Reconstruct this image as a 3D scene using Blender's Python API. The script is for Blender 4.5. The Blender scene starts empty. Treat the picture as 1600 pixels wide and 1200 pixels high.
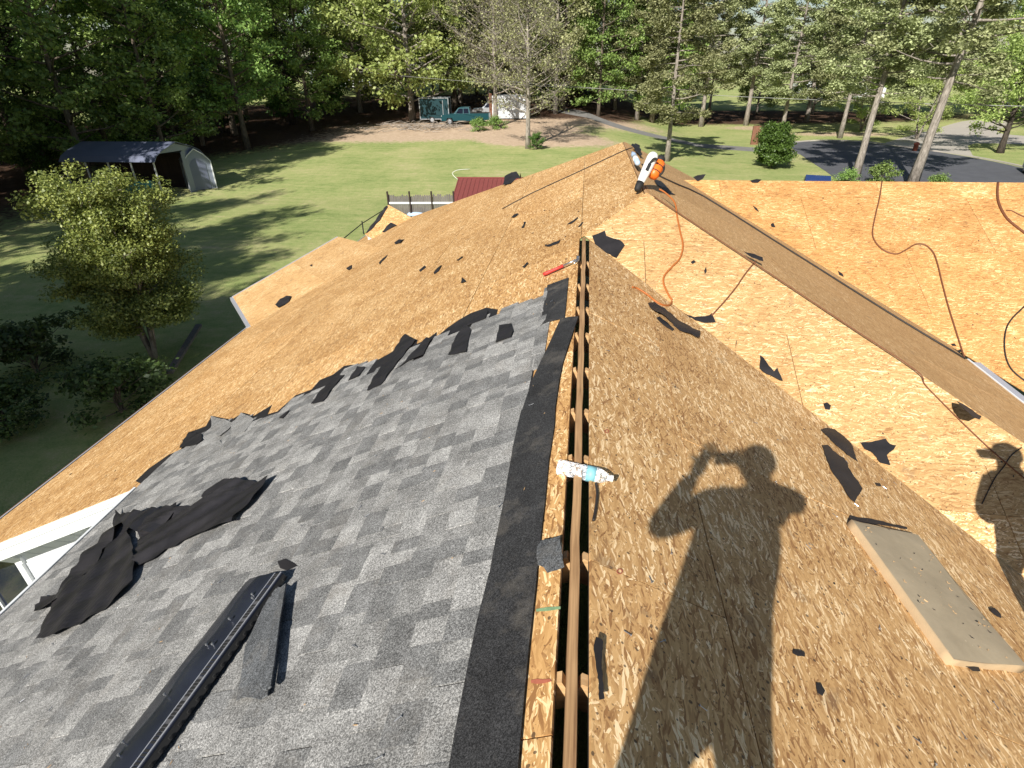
import bpy, bmesh, math, random
import numpy as np
from mathutils import Vector, Matrix
R_ = random.Random(7)
# ------------------------------------------------------------------ camera, light
F_, PITCH, YAW, ROLL = 888.58, .5138, .125, -.0145
EYE = Vector((0, 0, 1.6))
_h = Vector((-math.sin(YAW), math.cos(YAW), 0)); _r = Vector((math.cos(YAW), math.sin(YAW), 0)); _z = Vector((0, 0, 1))
FW = _h*math.cos(PITCH) - _z*math.sin(PITCH); _u = _h*math.sin(PITCH) + _z*math.cos(PITCH)
CR = _r*math.cos(ROLL) + _u*math.sin(ROLL); CU = _u*math.cos(ROLL) - _r*math.sin(ROLL)
sc = bpy.context.scene
cd = bpy.data.cameras.new('camera'); cam = bpy.data.objects.new('camera', cd); sc.collection.objects.link(cam)
cd.sensor_width = 36; cd.lens = F_/1600*36; cd.clip_start = .02; cd.clip_end = 900
M = Matrix((CR, CU, -FW)).transposed().to_4x4(); M.translation = EYE; cam.matrix_world = M
sc.camera = cam
AZ, EL = math.radians(17.83), math.radians(34.45)      # where the light travels to, and its height
LD = Vector((math.sin(AZ)*math.cos(EL), math.cos(AZ)*math.cos(EL), -math.sin(EL)))
w = bpy.data.worlds.new('World'); sc.world = w; w.use_nodes = True
wn = w.node_tree; wn.nodes.clear()
sky = wn.nodes.new('ShaderNodeTexSky'); sky.sky_type = 'NISHITA'; sky.sun_disc = False
sky.sun_elevation = EL; sky.sun_rotation = AZ + math.pi; sky.air_density = 1.0; sky.dust_density = .6
bg = wn.nodes.new('ShaderNodeBackground'); bg.inputs[1].default_value = .058
wo = wn.nodes.new('ShaderNodeOutputWorld'); wn.links.new(sky.outputs[0], bg.inputs[0]); wn.links.new(bg.outputs[0], wo.inputs[0])
sd = bpy.data.lights.new('sun', 'SUN'); sd.energy = 5.0; sd.angle = math.radians(.55); sd.color = (1, .955, .88)
so = bpy.data.objects.new('sun', sd); sc.collection.objects.link(so)
so.rotation_euler = (-LD).to_track_quat('Z', 'Y').to_euler()
sc.view_settings.view_transform = 'Standard'; sc.view_settings.look = 'None'
sc.view_settings.exposure = 0.45; sc.view_settings.gamma = 1; sc.view_settings.use_curve_mapping = False
# ------------------------------------------------------------------ geometry of the roof
m = .4763; AX = .0356; YA = 6.0574
HX, HY, HZ = .7055, 6.7273, .31907; YB = 11.467; ZC = -.1348; YC = 10.196; XC = 1.6585
XE = AX-7.4676; XN = -4.28; YN = 4.0
PLANES = {'PL': (m, 0, -m*AX), 'Q': (-m, 0, m*AX), 'HIP': (0, m, -m*YA), 'QB': (-m, 0, HZ+m*HX), 'C': (0, m, ZC-m*YC)}
G0 = Vector((-7.35, 10.62, XE*m-m*AX)); 
def set_bay():
    # 45 degree deck: contains (1,1,m) and (-1,1,0)
    g = m/2
    PLANES['BAY'] = (g, g, G0.z-g*(G0.x+G0.y))
set_bay()
def ray(px, py): return CR*(px-800)+CU*(600-py)+FW*F_
def on(n, px, py, lift=0):
    A, B, C = PLANES[n]; d = ray(px, py); C = C+lift
    k = (EYE.z-C)/(A*d.x+B*d.y-d.z); return EYE+d*k
def pz(n, x, y): A, B, C = PLANES[n]; return Vector((x, y, A*x+B*y+C))
def nrm(n): A, B, C = PLANES[n]; return Vector((-A, -B, 1)).normalized()
def frame(n):
    N = nrm(n)
    U = Vector((0, 1, 0)) if n in ('PL', 'Q', 'QB') else Vector((1, 0, 0))
    U = (U-N*U.dot(N)).normalized()
    return U, N.cross(U).normalized(), N
def gz(x, y):
    r = max(0., y-38)*.055
    wgt = 1 if x < 0 else max(0., 1-x/12.)
    r2 = max(0., y-85)*.03
    return -6.2 + min(r, 4.0)*wgt + min(r2, 3)*(1-wgt)
def gnd(px, py):
    d = ray(px, py).normalized(); t = 3.
    while t < 400:
        p = EYE+d*t
        if p.z <= gz(p.x, p.y): return Vector((p.x, p.y, gz(p.x, p.y)))
        t += .1 if t < 120 else .5
    return p
def at_dist(px, py, y): d = ray(px, py); return EYE+d*(y/d.y)
# ------------------------------------------------------------------ object helpers
COL = sc.collection; LOC = {}
def tag(o, label=None, cat=None, group=None, kind=None):
    if label: o['label'] = label
    if cat: o['category'] = cat
    if group: o['group'] = group
    if kind: o['kind'] = kind
    return o
def empty(name, loc, label=None, cat=None, group=None, rz=0):
    o = bpy.data.objects.new(name, None); COL.objects.link(o); o.location = loc; o.rotation_euler.z = rz
    o.empty_display_size = .1; LOC[o] = Vector(loc); return tag(o, label, cat, group)
def link(name, me, parent=None, loc=None):
    o = bpy.data.objects.new(name, me); COL.objects.link(o)
    if parent is not None: o.parent = parent; LOC[o] = LOC.get(parent, Vector())
    else: LOC[o] = Vector(loc or (0, 0, 0)); o.location = LOC[o]
    return o
def mats(me, mat):
    for x in (mat if isinstance(mat, (list, tuple)) else [mat]): me.materials.append(x)
def mk(name, verts, faces, mat, parent=None, uv=None, smooth=False, mi=None, local=False):
    """verts in world space (or in the parent's space when local)"""
    verts = [Vector(v) for v in verts]
    if parent is not None: base = Vector() if local else LOC[parent]
    else:
        base = Vector((sum(v.x for v in verts), sum(v.y for v in verts), 0))/len(verts); base.z = min(v.z for v in verts)
    me = bpy.data.meshes.new(name); me.from_pydata([tuple(v-base) for v in verts], [], faces); mats(me, mat)
    if mi:
        for p, k in zip(me.polygons, mi): p.material_index = k
    if uv:
        l = me.uv_layers.new(name='UVMap')
        for lp in me.loops: l.data[lp.index].uv = uv(verts[lp.vertex_index])
    if smooth:
        for p in me.polygons: p.use_smooth = True
    me.update(); return link(name, me, parent, base)
class MB:
    """collects shapes for one mesh"""
    def __init__(s): s.v = []; s.f = []; s.mi = []
    def add(s, v, f, k=0):
        n = len(s.v); s.v += [Vector(a) for a in v]; s.f += [tuple(i+n for i in q) for q in f]; s.mi += [k]*len(f); return s
    def box(s, c, sx, sy, sz, X=Vector((1, 0, 0)), Y=Vector((0, 1, 0)), Z=Vector((0, 0, 1)), k=0):
        c = Vector(c); v = [c+X*(a*sx/2)+Y*(b*sy/2)+Z*(d*sz/2) for a in (-1, 1) for b in (-1, 1) for d in (-1, 1)]
        return s.add(v, [(0, 1, 3, 2), (4, 6, 7, 5), (0, 4, 5, 1), (2, 3, 7, 6), (0, 2, 6, 4), (1, 5, 7, 3)], k)
    def bar(s, a, b, wd, ht, up=Vector((0, 0, 1)), k=0):
        a = Vector(a); b = Vector(b); X = (b-a).normalized(); Y = up.cross(X).normalized(); Z = X.cross(Y)
        return s.box((a+b)/2, (b-a).length, wd, ht, X, Y, Z, k)
    def slab(s, top, N, th, k=0, kb=None):
        top = [Vector(p) for p in top]; n = len(top)
        if sum(((top[i]-top[0]).cross(top[(i+1) % n]-top[0])).dot(N) for i in range(1, n)) < 0: top = top[::-1]
        v = top+[p-N*th for p in top]
        f = [tuple(range(n)), tuple(range(2*n-1, n-1, -1))]+[(i, i+n, (i+1) % n+n, (i+1) % n) for i in range(n)]
        s.add(v, f, k)
        return s
    def tube(s, pts, rad, n=6, k=0, cap=True):
        pts = [Vector(p) for p in pts]
        if not isinstance(rad, (list, tuple)): rad = [rad]*len(pts)
        v = []; f = []; pv = None
        for i, p in enumerate(pts):
            t = (pts[min(i+1, len(pts)-1)]-pts[max(i-1, 0)]).normalized()
            if pv is None: a = t.orthogonal().normalized()
            else: a = (pv-t*pv.dot(t)).normalized()
            pv = a; b = t.cross(a)
            for j in range(n): v.append(p+(a*math.cos(2*math.pi*j/n)+b*math.sin(2*math.pi*j/n))*rad[i])
        for i in range(len(pts)-1):
            for j in range(n): f.append((i*n+j, i*n+(j+1) % n, (i+1)*n+(j+1) % n, (i+1)*n+j))
        if cap: f += [tuple(range(n-1, -1, -1)), tuple(range((len(pts)-1)*n, len(pts)*n))]
        return s.add(v, f, k)
    def lathe(s, a, b, prof, n=16, k=0):
        """prof: (t along a-b, radius)"""
        a = Vector(a); b = Vector(b); return s.tube([a+(b-a)*t for t, r in prof], [r for t, r in prof], n, k)
    def build(s, name, mat, parent=None, smooth=False, uv=None, local=False):
        return mk(name, s.v, s.f, mat, parent, uv, smooth, s.mi, local)
def copy_tree(o, parent=None):
    c = o.copy(); COL.objects.link(c); LOC[c] = LOC.get(o, Vector())
    if parent is not None: c.parent = parent
    for ch in list(KIDS.get(o, [])) or [x for x in o.children]: copy_tree(ch, c)
    return c
KIDS = {}
# ------------------------------------------------------------------ materials
class NT:
    def __init__(s, name):
        s.m = bpy.data.materials.new(name); s.m.use_nodes = True; s.t = s.m.node_tree
        s.b = s.t.nodes['Principled BSDF']; s.b.inputs['Roughness'].default_value = .85; s.b.inputs['Specular IOR Level'].default_value = .25
    def n(s, typ, ins=None, **kw):
        x = s.t.nodes.new('ShaderNode'+typ)
        for k, v in kw.items(): setattr(x, k, v)
        for k, v in (ins or {}).items():
            if hasattr(v, 'is_output') or isinstance(v, bpy.types.NodeSocket): s.t.links.new(v, x.inputs[k])
            else: x.inputs[k].default_value = v
        return x
    def l(s, a, b): s.t.links.new(a, b)
    def math(s, op, a, b=0., c=0., clamp=False): return s.n('Math', {0: a, 1: b, 2: c}, operation=op, use_clamp=clamp).outputs[0]
    def mix(s, f, a, b, bt='MIX'):
        x = s.t.nodes.new('ShaderNodeMix'); x.data_type = 'RGBA'; x.blend_type = bt
        for i, v in ((0, f), (6, a), (7, b)):
            if isinstance(v, bpy.types.NodeSocket): s.t.links.new(v, x.inputs[i])
            else: x.inputs[i].default_value = (*v, 1) if isinstance(v, tuple) and len(v) == 3 else v
        return x.outputs[2]
    def ramp(s, f, stops, interp='LINEAR'):
        x = s.t.nodes.new('ShaderNodeValToRGB'); r = x.color_ramp; r.interpolation = interp
        while len(r.elements) < len(stops): r.elements.new(.5)
        for e, (p, c) in zip(r.elements, stops): e.position = p; e.color = (*c, 1) if len(c) == 3 else c
        s.l(f, x.inputs[0]); return x.outputs[0]
    def noise(s, vec, scale, detail=3, rough=.55, dim='3D'):
        return s.n('TexNoise', {'Vector': vec, 'Scale': scale, 'Detail': detail, 'Roughness': rough}, noise_dimensions=dim)
    def bump(s, h, st=.3, d=.01): 
        x = s.n('Bump', {'Height': h, 'Strength': st, 'Distance': d}); s.l(x.outputs[0], s.b.inputs['Normal']); return x
    def vscale(s, vec, sx, sy, sz=1, rot=0, loc=None):
        ins = {'Vector': vec, 'Scale': (sx, sy, sz), 'Rotation': (0, 0, rot)}
        return s.n('Mapping', ins).outputs[0]
def plain(name, col, rough=.6, metal=0, var=.12, scale=20, spec=.4):
    t = NT(name); g = t.n('TexCoord').outputs['Object']
    n = t.noise(g, scale, 4).outputs[0]
    c = t.mix(n, tuple(x*(1-var) for x in col), tuple(min(1, x*(1+var)) for x in col))
    t.l(c, t.b.inputs['Base Color']); t.b.inputs['Roughness'].default_value = rough; t.b.inputs['Metallic'].default_value = metal
    t.b.inputs['Specular IOR Level'].default_value = spec
    return t.m
def osb_mat(name, tint=(1, 1, 1), contrast=1., stain=.5, dots=1.):
    t = NT(name); uv = t.n('UVMap').outputs[0]
    ob = t.n('ObjectInfo').outputs['Random']
    off = t.n('CombineXYZ', {0: t.math('MULTIPLY', ob, 53.), 1: t.math('MULTIPLY', ob, 31.), 2: 0.}).outputs[0]
    v = t.n('VectorMath', {0: uv, 1: off}, operation='ADD').outputs[0]
    nz = t.n('TexNoise', {'Vector': v, 'Scale': 14., 'Detail': 2.}, noise_dimensions='2D').outputs['Color']
    dv = t.n('VectorMath', {0: nz, 1: (.5, .5, .5)}, operation='SUBTRACT').outputs[0]
    dv = t.n('VectorMath', {0: dv, 'Scale': .02}, operation='SCALE').outputs[0]
    v = t.n('VectorMath', {0: v, 1: dv}, operation='ADD').outputs[0]
    col = None; hh = None
    for i, (ang, L, W, w8) in enumerate([(.06, .080, .0105, 1.), (-.25, .065, .009, 1.), (.38, .055, .0085, .95), (-.75, .045, .009, .88), (1.25, .035, .008, .74)]):
        mp = t.n('VectorRotate', {'Vector': v, 'Angle': ang}, rotation_type='Z_AXIS').outputs[0]
        mp = t.n('VectorMath', {0: mp, 1: (1/L, 1/W, 1)}, operation='MULTIPLY').outputs[0]
        mp = t.n('VectorMath', {0: mp, 1: (i*17.3, i*5.1, 0)}, operation='ADD').outputs[0]
        vo = t.n('TexVoronoi', {'Vector': mp, 'Scale': 1., 'Randomness': 1.}, voronoi_dimensions='2D')
        sp = t.n('SeparateColor', {0: vo.outputs['Color']}).outputs
        h = t.math('MULTIPLY', sp[0], w8)
        val = t.math('ADD', t.math('MULTIPLY', sp[1], .92), t.math('MULTIPLY', vo.outputs['Distance'], .14))
        if col is None: col, hh = val, h
        else:
            g = t.math('GREATER_THAN', h, hh)
            col = t.n('Mix', {0: g, 2: col, 3: val}).outputs[0]; hh = t.math('MAXIMUM', h, hh)
    big = t.noise(v, 1.3, 4, .6, '2D').outputs[0]
    fine = t.noise(t.vscale(v, 60, 420), 1., 2, .6, '2D').outputs[0]
    x = t.math('ADD', t.math('MULTIPLY', t.math('SUBTRACT', col, .5), contrast), .5)
    x = t.math('ADD', x, t.math('MULTIPLY', t.math('SUBTRACT', big, .5), stain))
    x = t.math('ADD', x, t.math('MULTIPLY', t.math('SUBTRACT', fine, .5), .25))
    c = t.ramp(x, [(0, (.27, .15, .065)), (.15, (.40, .245, .11)), (.5, (.485, .315, .145)), (.78, (.55, .37, .18)), (.93, (.66, .49, .28)), (1, (.80, .66, .44))])
    # dark specks left by the torn felt and the granules
    vd = t.n('TexVoronoi', {'Vector': v, 'Scale': 26., 'Randomness': 1.}, voronoi_dimensions='2D')
    thr = t.math('MULTIPLY', t.math('SUBTRACT', t.n('SeparateColor', {0: vd.outputs['Color']}).outputs[0], .72), .55*dots)
    dot = t.math('LESS_THAN', vd.outputs['Distance'], thr)
    c = t.mix(t.math('MULTIPLY', dot, .8), c, (.06, .045, .035))
    vd = t.n('TexVoronoi', {'Vector': v, 'Scale': 61., 'Randomness': 1.}, voronoi_dimensions='2D')
    thr = t.math('MULTIPLY', t.math('SUBTRACT', t.n('SeparateColor', {0: vd.outputs['Color']}).outputs[1], .80), .9*dots)
    c = t.mix(t.math('MULTIPLY', t.math('LESS_THAN', vd.outputs['Distance'], thr), .65), c, (.09, .06, .04))
    blot = t.noise(v, 4.2, 5, .7, '2D').outputs[0]
    c = t.mix(t.ramp(blot, [(.62, (0,)*3), (.72, (.45,)*3)]), c, (.20, .14, .09))
    c = t.mix(1., c, tint, 'MULTIPLY')
    c = t.n('HueSaturation', {'Saturation': .99, 'Value': t.math('ADD', .94, t.math('MULTIPLY', ob, .14)), 'Color': c}).outputs[0]
    t.l(c, t.b.inputs['Base Color'])
    t.b.inputs['Roughness'].default_value = .72
    hb = t.math('ADD', hh, t.math('MULTIPLY', fine, .25))
    t.bump(hb, .35, .0025)
    return t.m
M_ = {}
M_['osb'] = osb_mat('osb_orange', (1.18, 1.03, .83), 1.25, .7, 1.3)
M_['osb_pale'] = osb_mat('osb_pale', (1.14, 1.06, .95), 1.0, .55, .95)
M_['osb_brown'] = osb_mat('osb_brown', (1.25, 1.13, .99), 1.2, .8, 1.2)
M_['osb_strip'] = osb_mat('osb_strip', (1.08, .98, .88), .9, .3, .3)
M_['osb_c'] = osb_mat('osb_wing', (1.16, .93, .68), 1.05, .7, .6)
def shingle_mat(name, base):
    t = NT(name); g = t.n('UVMap').outputs[0]; ob = t.n('ObjectInfo').outputs['Random']
    off = t.n('CombineXYZ', {0: t.math('MULTIPLY', ob, 17.), 1: ob, 2: 0.}).outputs[0]
    v = t.n('VectorMath', {0: g, 1: off}, operation='ADD').outputs[0]
    vo = t.n('TexVoronoi', {'Vector': v, 'Scale': 330.}, voronoi_dimensions='2D')
    r = t.n('SeparateColor', {0: vo.outputs['Color']}).outputs[0]
    r2 = t.noise(v, 95., 3, .7, '2D').outputs[0]; r3 = t.noise(v, 7., 3, .6, '2D').outputs[0]
    x = t.math('ADD', t.math('MULTIPLY', r, .55), t.math('ADD', t.math('MULTIPLY', r2, .7), t.math('MULTIPLY', r3, .45)))
    x = t.math('SUBTRACT', x, .36)
    c = t.ramp(x, [(0, tuple(q*.18 for q in base)), (.3, tuple(q*.6 for q in base)), (.55, tuple(q*1.15 for q in base)), (.8, tuple(min(1, q*2.) for q in base)), (1, tuple(min(1, q*2.8) for q in base))])
    du = t.noise(v, 3.1, 5, .7, '2D').outputs[0]
    c = t.mix(t.ramp(du, [(.54, (0,)*3), (.74, (.30,)*3)]), c, (.27, .24, .20))
    hs = t.n('HueSaturation', {'Value': t.math('ADD', .9, t.math('MULTIPLY', ob, .2)), 'Color': c}).outputs[0]
    t.l(hs, t.b.inputs['Base Color']); t.b.inputs['Roughness'].default_value = .9
    t.bump(t.math('ADD', r, r2), .7, .003); return t.m
M_['sh1'] = shingle_mat('shingle_light', (.320, .314, .300))
M_['sh2'] = shingle_mat('shingle_mid', (.258, .254, .243))
M_['sh3'] = shingle_mat('shingle_dark', (.190, .189, .184))
M_['sh4'] = shingle_mat('starter_black', (.036, .036, .037))
def felt_mat(name, col, rough):
    t = NT(name); g = t.n('TexCoord').outputs['Object']
    n = t.noise(g, 6, 4).outputs[0]; n2 = t.noise(g, 160, 2).outputs[0]
    c = t.ramp(t.math('ADD', t.math('MULTIPLY', n, .8), t.math('MULTIPLY', n2, .2)), [(.3, tuple(q*.55 for q in col)), (.7, tuple(q*1.5 for q in col))])
    t.l(c, t.b.inputs['Base Color']); t.b.inputs['Roughness'].default_value = rough; t.b.inputs['Specular IOR Level'].default_value = .5
    t.bump(t.math('ADD', n2, n), .3, .004); return t.m
M_['felt'] = felt_mat('torn_felt', (.018, .016, .017), .62)
M_['felt_sheen'] = felt_mat('felt_sheet', (.026, .024, .026), .42)
M_['granule_scrap'] = shingle_mat('scrap_granules', (.11, .115, .12))
M_['blackplastic'] = plain('black_plastic', (.022, .025, .038), .24, 0, .5, 7, .9)
M_['vent_grey'] = plain('sunlit_vent_plastic', (.10, .10, .105), .45, 0, .3, 30)  # paler grey puts the sunlit look of the slotted band into its colour
M_['blackmatt'] = plain('black_rubber', (.02, .02, .02), .7)
M_['white'] = plain('white_trim', (.78, .80, .80), .45, 0, .04, 4)
M_['siding'] = plain('white_siding', (.66, .68, .70), .55, 0, .05, 3)
M_['gutter'] = plain('gutter_metal', (.55, .56, .60), .35, .3, .1, 6)
def wood_mat(name, a, b, sx=(2, 40, 40)):
    t = NT(name); g = t.n('TexCoord').outputs['Object']
    v = t.n('VectorMath', {0: g, 1: sx}, operation='MULTIPLY').outputs[0]
    n = t.noise(v, 1., 4, .65).outputs[0]; n2 = t.noise(g, 2.2, 3).outputs[0]
    c = t.ramp(t.math('ADD', t.math('MULTIPLY', n, .7), t.math('MULTIPLY', n2, .3)), [(.3, a), (.68, b)])
    t.l(c, t.b.inputs['Base Color']); t.b.inputs['Roughness'].default_value = .75; t.bump(n, .3, .003); return t.m
M_['ridgewood'] = wood_mat('ridge_lumber', (.17, .085, .038), (.60, .37, .18), (70, 2.6, 70))
M_['rafter'] = wood_mat('rafter_lumber', (.42, .24, .10), (.72, .48, .25), (3, 40, 40))
M_['greywood'] = wood_mat('weathered_board', (.085, .075, .068), (.22, .20, .185), (30, 30, 2))
M_['brownwood'] = wood_mat('brown_post', (.14, .065, .04), (.27, .13, .08), (30, 30, 2))
M_['barnwood'] = wood_mat('dark_barn_board', (.020, .013, .012), (.06, .04, .035), (20, 20, 1))
M_['redroof'] = plain('red_metal_roof', (.26, .07, .062), .45, .1, .15, 3)
M_['orange'] = plain('orange_plastic', (.82, .17, .02), .4)
M_['cord_orange'] = plain('orange_cord', (.42, .13, .03), .55)
M_['cord_brown'] = plain('brown_cord', (.17, .065, .03), .6)
M_['cord_black'] = plain('black_cord', (.03, .025, .022), .6)
M_['whiteplastic'] = plain('white_plastic', (.80, .79, .75), .4, 0, .06)
M_['red'] = plain('red_rubber_grip', (.50, .05, .04), .5)
M_['steel'] = plain('hammer_steel', (.45, .46, .48), .3, .8)
M_['bluelabel'] = plain('blue_label', (.25, .55, .62), .5, 0, .1)
M_['paleblue'] = plain('pale_blue_plastic', (.45, .58, .75), .4)
M_['foam_grey'] = None
def foam(name, a, b):
    t = NT(name); g = t.n('TexCoord').outputs['Object']
    n = t.noise(g, 7, 5, .6).outputs[0]; v = t.n('TexVoronoi', {'Vector': g, 'Scale': 30.})
    sp = t.math('LESS_THAN', v.outputs['Distance'], t.math('MULTIPLY', t.math('SUBTRACT', t.n('SeparateColor', {0: v.outputs['Color']}).outputs[0], .8), .8))
    c = t.mix(n, a, b); c = t.mix(t.math('MULTIPLY', sp, .6), c, (.62, .52, .36))
    t.l(c, t.b.inputs['Base Color']); t.b.inputs['Roughness'].default_value = .95; t.bump(n, .4, .01); return t.m
M_['foam_grey'] = foam('foam_cover', (.31, .25, .165), (.50, .41, .28))
M_['asphalt'] = plain('asphalt', (.105, .108, .122), .85, 0, .3, 1.5)
M_['concrete'] = plain('concrete', (.46, .42, .37), .85, 0, .12, .8)
M_['gravel'] = plain('gravel_drive', (.22, .21, .20), .95, 0, .35, 2.2)
M_['teal'] = plain('teal_paint', (.012, .065, .08), .3, .2)
M_['darkteal'] = plain('dark_teal_paint', (.012, .045, .055), .4, .1)
M_['silver'] = plain('silver_paint', (.45, .47, .50), .3, .4)
M_['carblue'] = plain('blue_paint', (.02, .07, .30), .3, .2)
M_['glassdark'] = plain('dark_glass', (.012, .016, .03), .06, 0, .2, 3, .8)
M_['tarp_teal'] = plain('teal_tarp', (.05, .28, .27), .5, 0, .5, 1.8)
M_['tarp_blue'] = plain('blue_tarp', (.03, .05, .35), .5)
M_['sheet_metal'] = plain('grey_sheet_metal', (.17, .19, .27), .45, .3, .15, 1.2)
M_['shedmetal'] = plain('shed_sheet_metal', (.24, .27, .34), .45, .2, .1, 1.5)
M_['brickred'] = plain('faded_red', (.35, .10, .06), .7)
M_['darkfloor'] = plain('porch_floor', (.03, .035, .05), .6)
M_['skin'] = plain('skin', (.45, .26, .18), .6); M_['jeans'] = plain('blue_denim', (.05, .07, .13), .9)
M_['shirt'] = plain('grey_shirt', (.2, .2, .21), .9); M_['phone'] = plain('phone_black', (.01, .01, .01), .3); M_['hair'] = plain('brown_hair', (.05, .03, .02), .8)
def bottle_mat():
    t = NT('clear_bottle_plastic'); g = t.n('TexCoord').outputs['Object']
    b = t.b; b.inputs['Roughness'].default_value = .04; b.inputs['Transmission Weight'].default_value = .96; b.inputs['IOR'].default_value = 1.18
    b.inputs['Base Color'].default_value = (.96, .98, 1, 1); b.inputs['Specular IOR Level'].default_value = .9
    n = t.n('TexVoronoi', {'Vector': g, 'Scale': 55.}); n2 = t.noise(g, 60, 3).outputs[0]
    t.bump(t.math('ADD', n.outputs['Distance'], n2), .9, .012)
    gl = t.n('BsdfTranslucent', {'Color': (.95, .97, 1, 1)}); df = t.n('BsdfDiffuse', {'Color': (.9, .93, .97, 1)})
    a = t.n('AddShader', {0: gl.outputs[0], 1: df.outputs[0]})
    ms = t.n('MixShader', {0: t.ramp(n2, [(.45, (.10,)*3), (.62, (.85,)*3)]), 1: b.outputs[0], 2: a.outputs[0]})  # whitish patches paint in the highlights of the crumpled plastic
    t.l(ms.outputs[0], t.t.nodes['Material Output'].inputs[0]); return t.m
M_['bottle'] = bottle_mat()
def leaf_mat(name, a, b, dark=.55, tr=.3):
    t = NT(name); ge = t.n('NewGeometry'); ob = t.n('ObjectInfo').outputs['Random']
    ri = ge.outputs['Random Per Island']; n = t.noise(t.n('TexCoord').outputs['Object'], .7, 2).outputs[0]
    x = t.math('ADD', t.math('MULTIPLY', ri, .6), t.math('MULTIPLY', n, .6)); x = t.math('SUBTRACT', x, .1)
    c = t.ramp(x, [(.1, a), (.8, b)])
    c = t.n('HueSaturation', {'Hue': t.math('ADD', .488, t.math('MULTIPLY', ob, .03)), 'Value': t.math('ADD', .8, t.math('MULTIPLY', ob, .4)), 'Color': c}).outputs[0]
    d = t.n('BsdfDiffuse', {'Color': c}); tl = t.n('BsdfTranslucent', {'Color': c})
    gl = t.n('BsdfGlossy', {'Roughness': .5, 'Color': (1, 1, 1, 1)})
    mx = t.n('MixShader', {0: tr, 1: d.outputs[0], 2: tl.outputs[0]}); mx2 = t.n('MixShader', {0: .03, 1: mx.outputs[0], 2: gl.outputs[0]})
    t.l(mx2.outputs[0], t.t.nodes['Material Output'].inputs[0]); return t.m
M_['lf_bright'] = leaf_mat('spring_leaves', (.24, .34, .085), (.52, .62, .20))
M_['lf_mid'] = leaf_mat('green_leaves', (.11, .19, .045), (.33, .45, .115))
M_['lf_dark'] = leaf_mat('shade_toned_leaves', (.035, .065, .02), (.13, .20, .05))  # darker leaf copy, shade of the left wood put into its colour
M_['lf_pine'] = leaf_mat('pine_needles', (.17, .19, .08), (.46, .48, .24), tr=.15)
M_['lf_olive'] = leaf_mat('budding_leaves', (.23, .24, .10), (.50, .50, .25))
M_['lf_myrtle'] = leaf_mat('myrtle_leaves', (.075, .11, .025), (.38, .40, .10), tr=.3)
M_['lf_shrub'] = leaf_mat('shrub_leaves', (.05, .11, .02), (.15, .27, .05))
def bark_mat(name, a, b):
    t = NT(name); g = t.n('TexCoord').outputs['Object']
    v = t.n('VectorMath', {0: g, 1: (9, 9, 2)}, operation='MULTIPLY').outputs[0]
    n = t.noise(v, 1., 5, .7).outputs[0]
    t.l(t.ramp(n, [(.35, a), (.65, b)]), t.b.inputs['Base Color']); t.bump(n, .8, .05); t.b.inputs['Roughness'].default_value = .95; return t.m
M_['bark'] = bark_mat('bark_brown', (.07, .055, .04), (.22, .18, .14))
M_['bark_grey'] = bark_mat('bark_grey', (.14, .12, .10), (.42, .37, .32))
M_['bark_dark'] = bark_mat('bark_dark', (.03, .025, .02), (.10, .08, .065))
# ------------------------------------------------------------------ terrain
def ground_mat():
    t = NT('lawn'); g = t.n('TexCoord').outputs['Object']
    at = t.n('Attribute', attribute_name='dirt').outputs['Fac']; al = t.n('Attribute', attribute_name='litter_shade').outputs['Fac']
    n1 = t.noise(g, .22, 5, .65).outputs[0]; n2 = t.noise(g, 2.4, 5, .7).outputs[0]; n3 = t.noise(g, 22., 3, .7).outputs[0]
    st = t.noise(t.n('VectorMath', {0: g, 1: (.35, 2.2, 1)}, operation='MULTIPLY').outputs[0], 1., 4, .6).outputs[0]
    x = t.math('ADD', t.math('ADD', t.math('MULTIPLY', n1, .35), t.math('MULTIPLY', n2, .25)), t.math('ADD', t.math('MULTIPLY', n3, .3), t.math('MULTIPLY', st, .2)))
    gr = t.ramp(x, [(.38, (.17, .225, .07)), (.49, (.29, .355, .125)), (.58, (.41, .43, .175)), (.68, (.56, .48, .28))])
    ds = t.math('ADD', at, t.math('MULTIPLY', t.math('SUBTRACT', n2, .5), .9))
    dirt = t.ramp(t.math('ADD', t.math('MULTIPLY', n2, .6), t.math('MULTIPLY', n3, .4)), [(.3, (.44, .31, .21)), (.7, (.70, .55, .40))])
    c = t.mix(t.ramp(ds, [(.35, (0,)*3), (.62, (1,)*3)]), gr, dirt)
    lit = t.ramp(t.math('ADD', t.math('MULTIPLY', n2, .5), t.math('MULTIPLY', n3, .5)), [(.3, (.04, .025, .018)), (.7, (.15, .09, .06))])  # leaf litter, toned darker to deepen the tree shade
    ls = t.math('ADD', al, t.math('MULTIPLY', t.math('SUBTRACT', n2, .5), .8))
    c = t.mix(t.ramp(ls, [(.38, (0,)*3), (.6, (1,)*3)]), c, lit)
    t.l(c, t.b.inputs['Base Color']); t.b.inputs['Roughness'].default_value = 1; t.b.inputs['Specular IOR Level'].default_value = .05
    t.bump(t.math('ADD', n3, n2), .6, .08); return t.m
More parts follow.
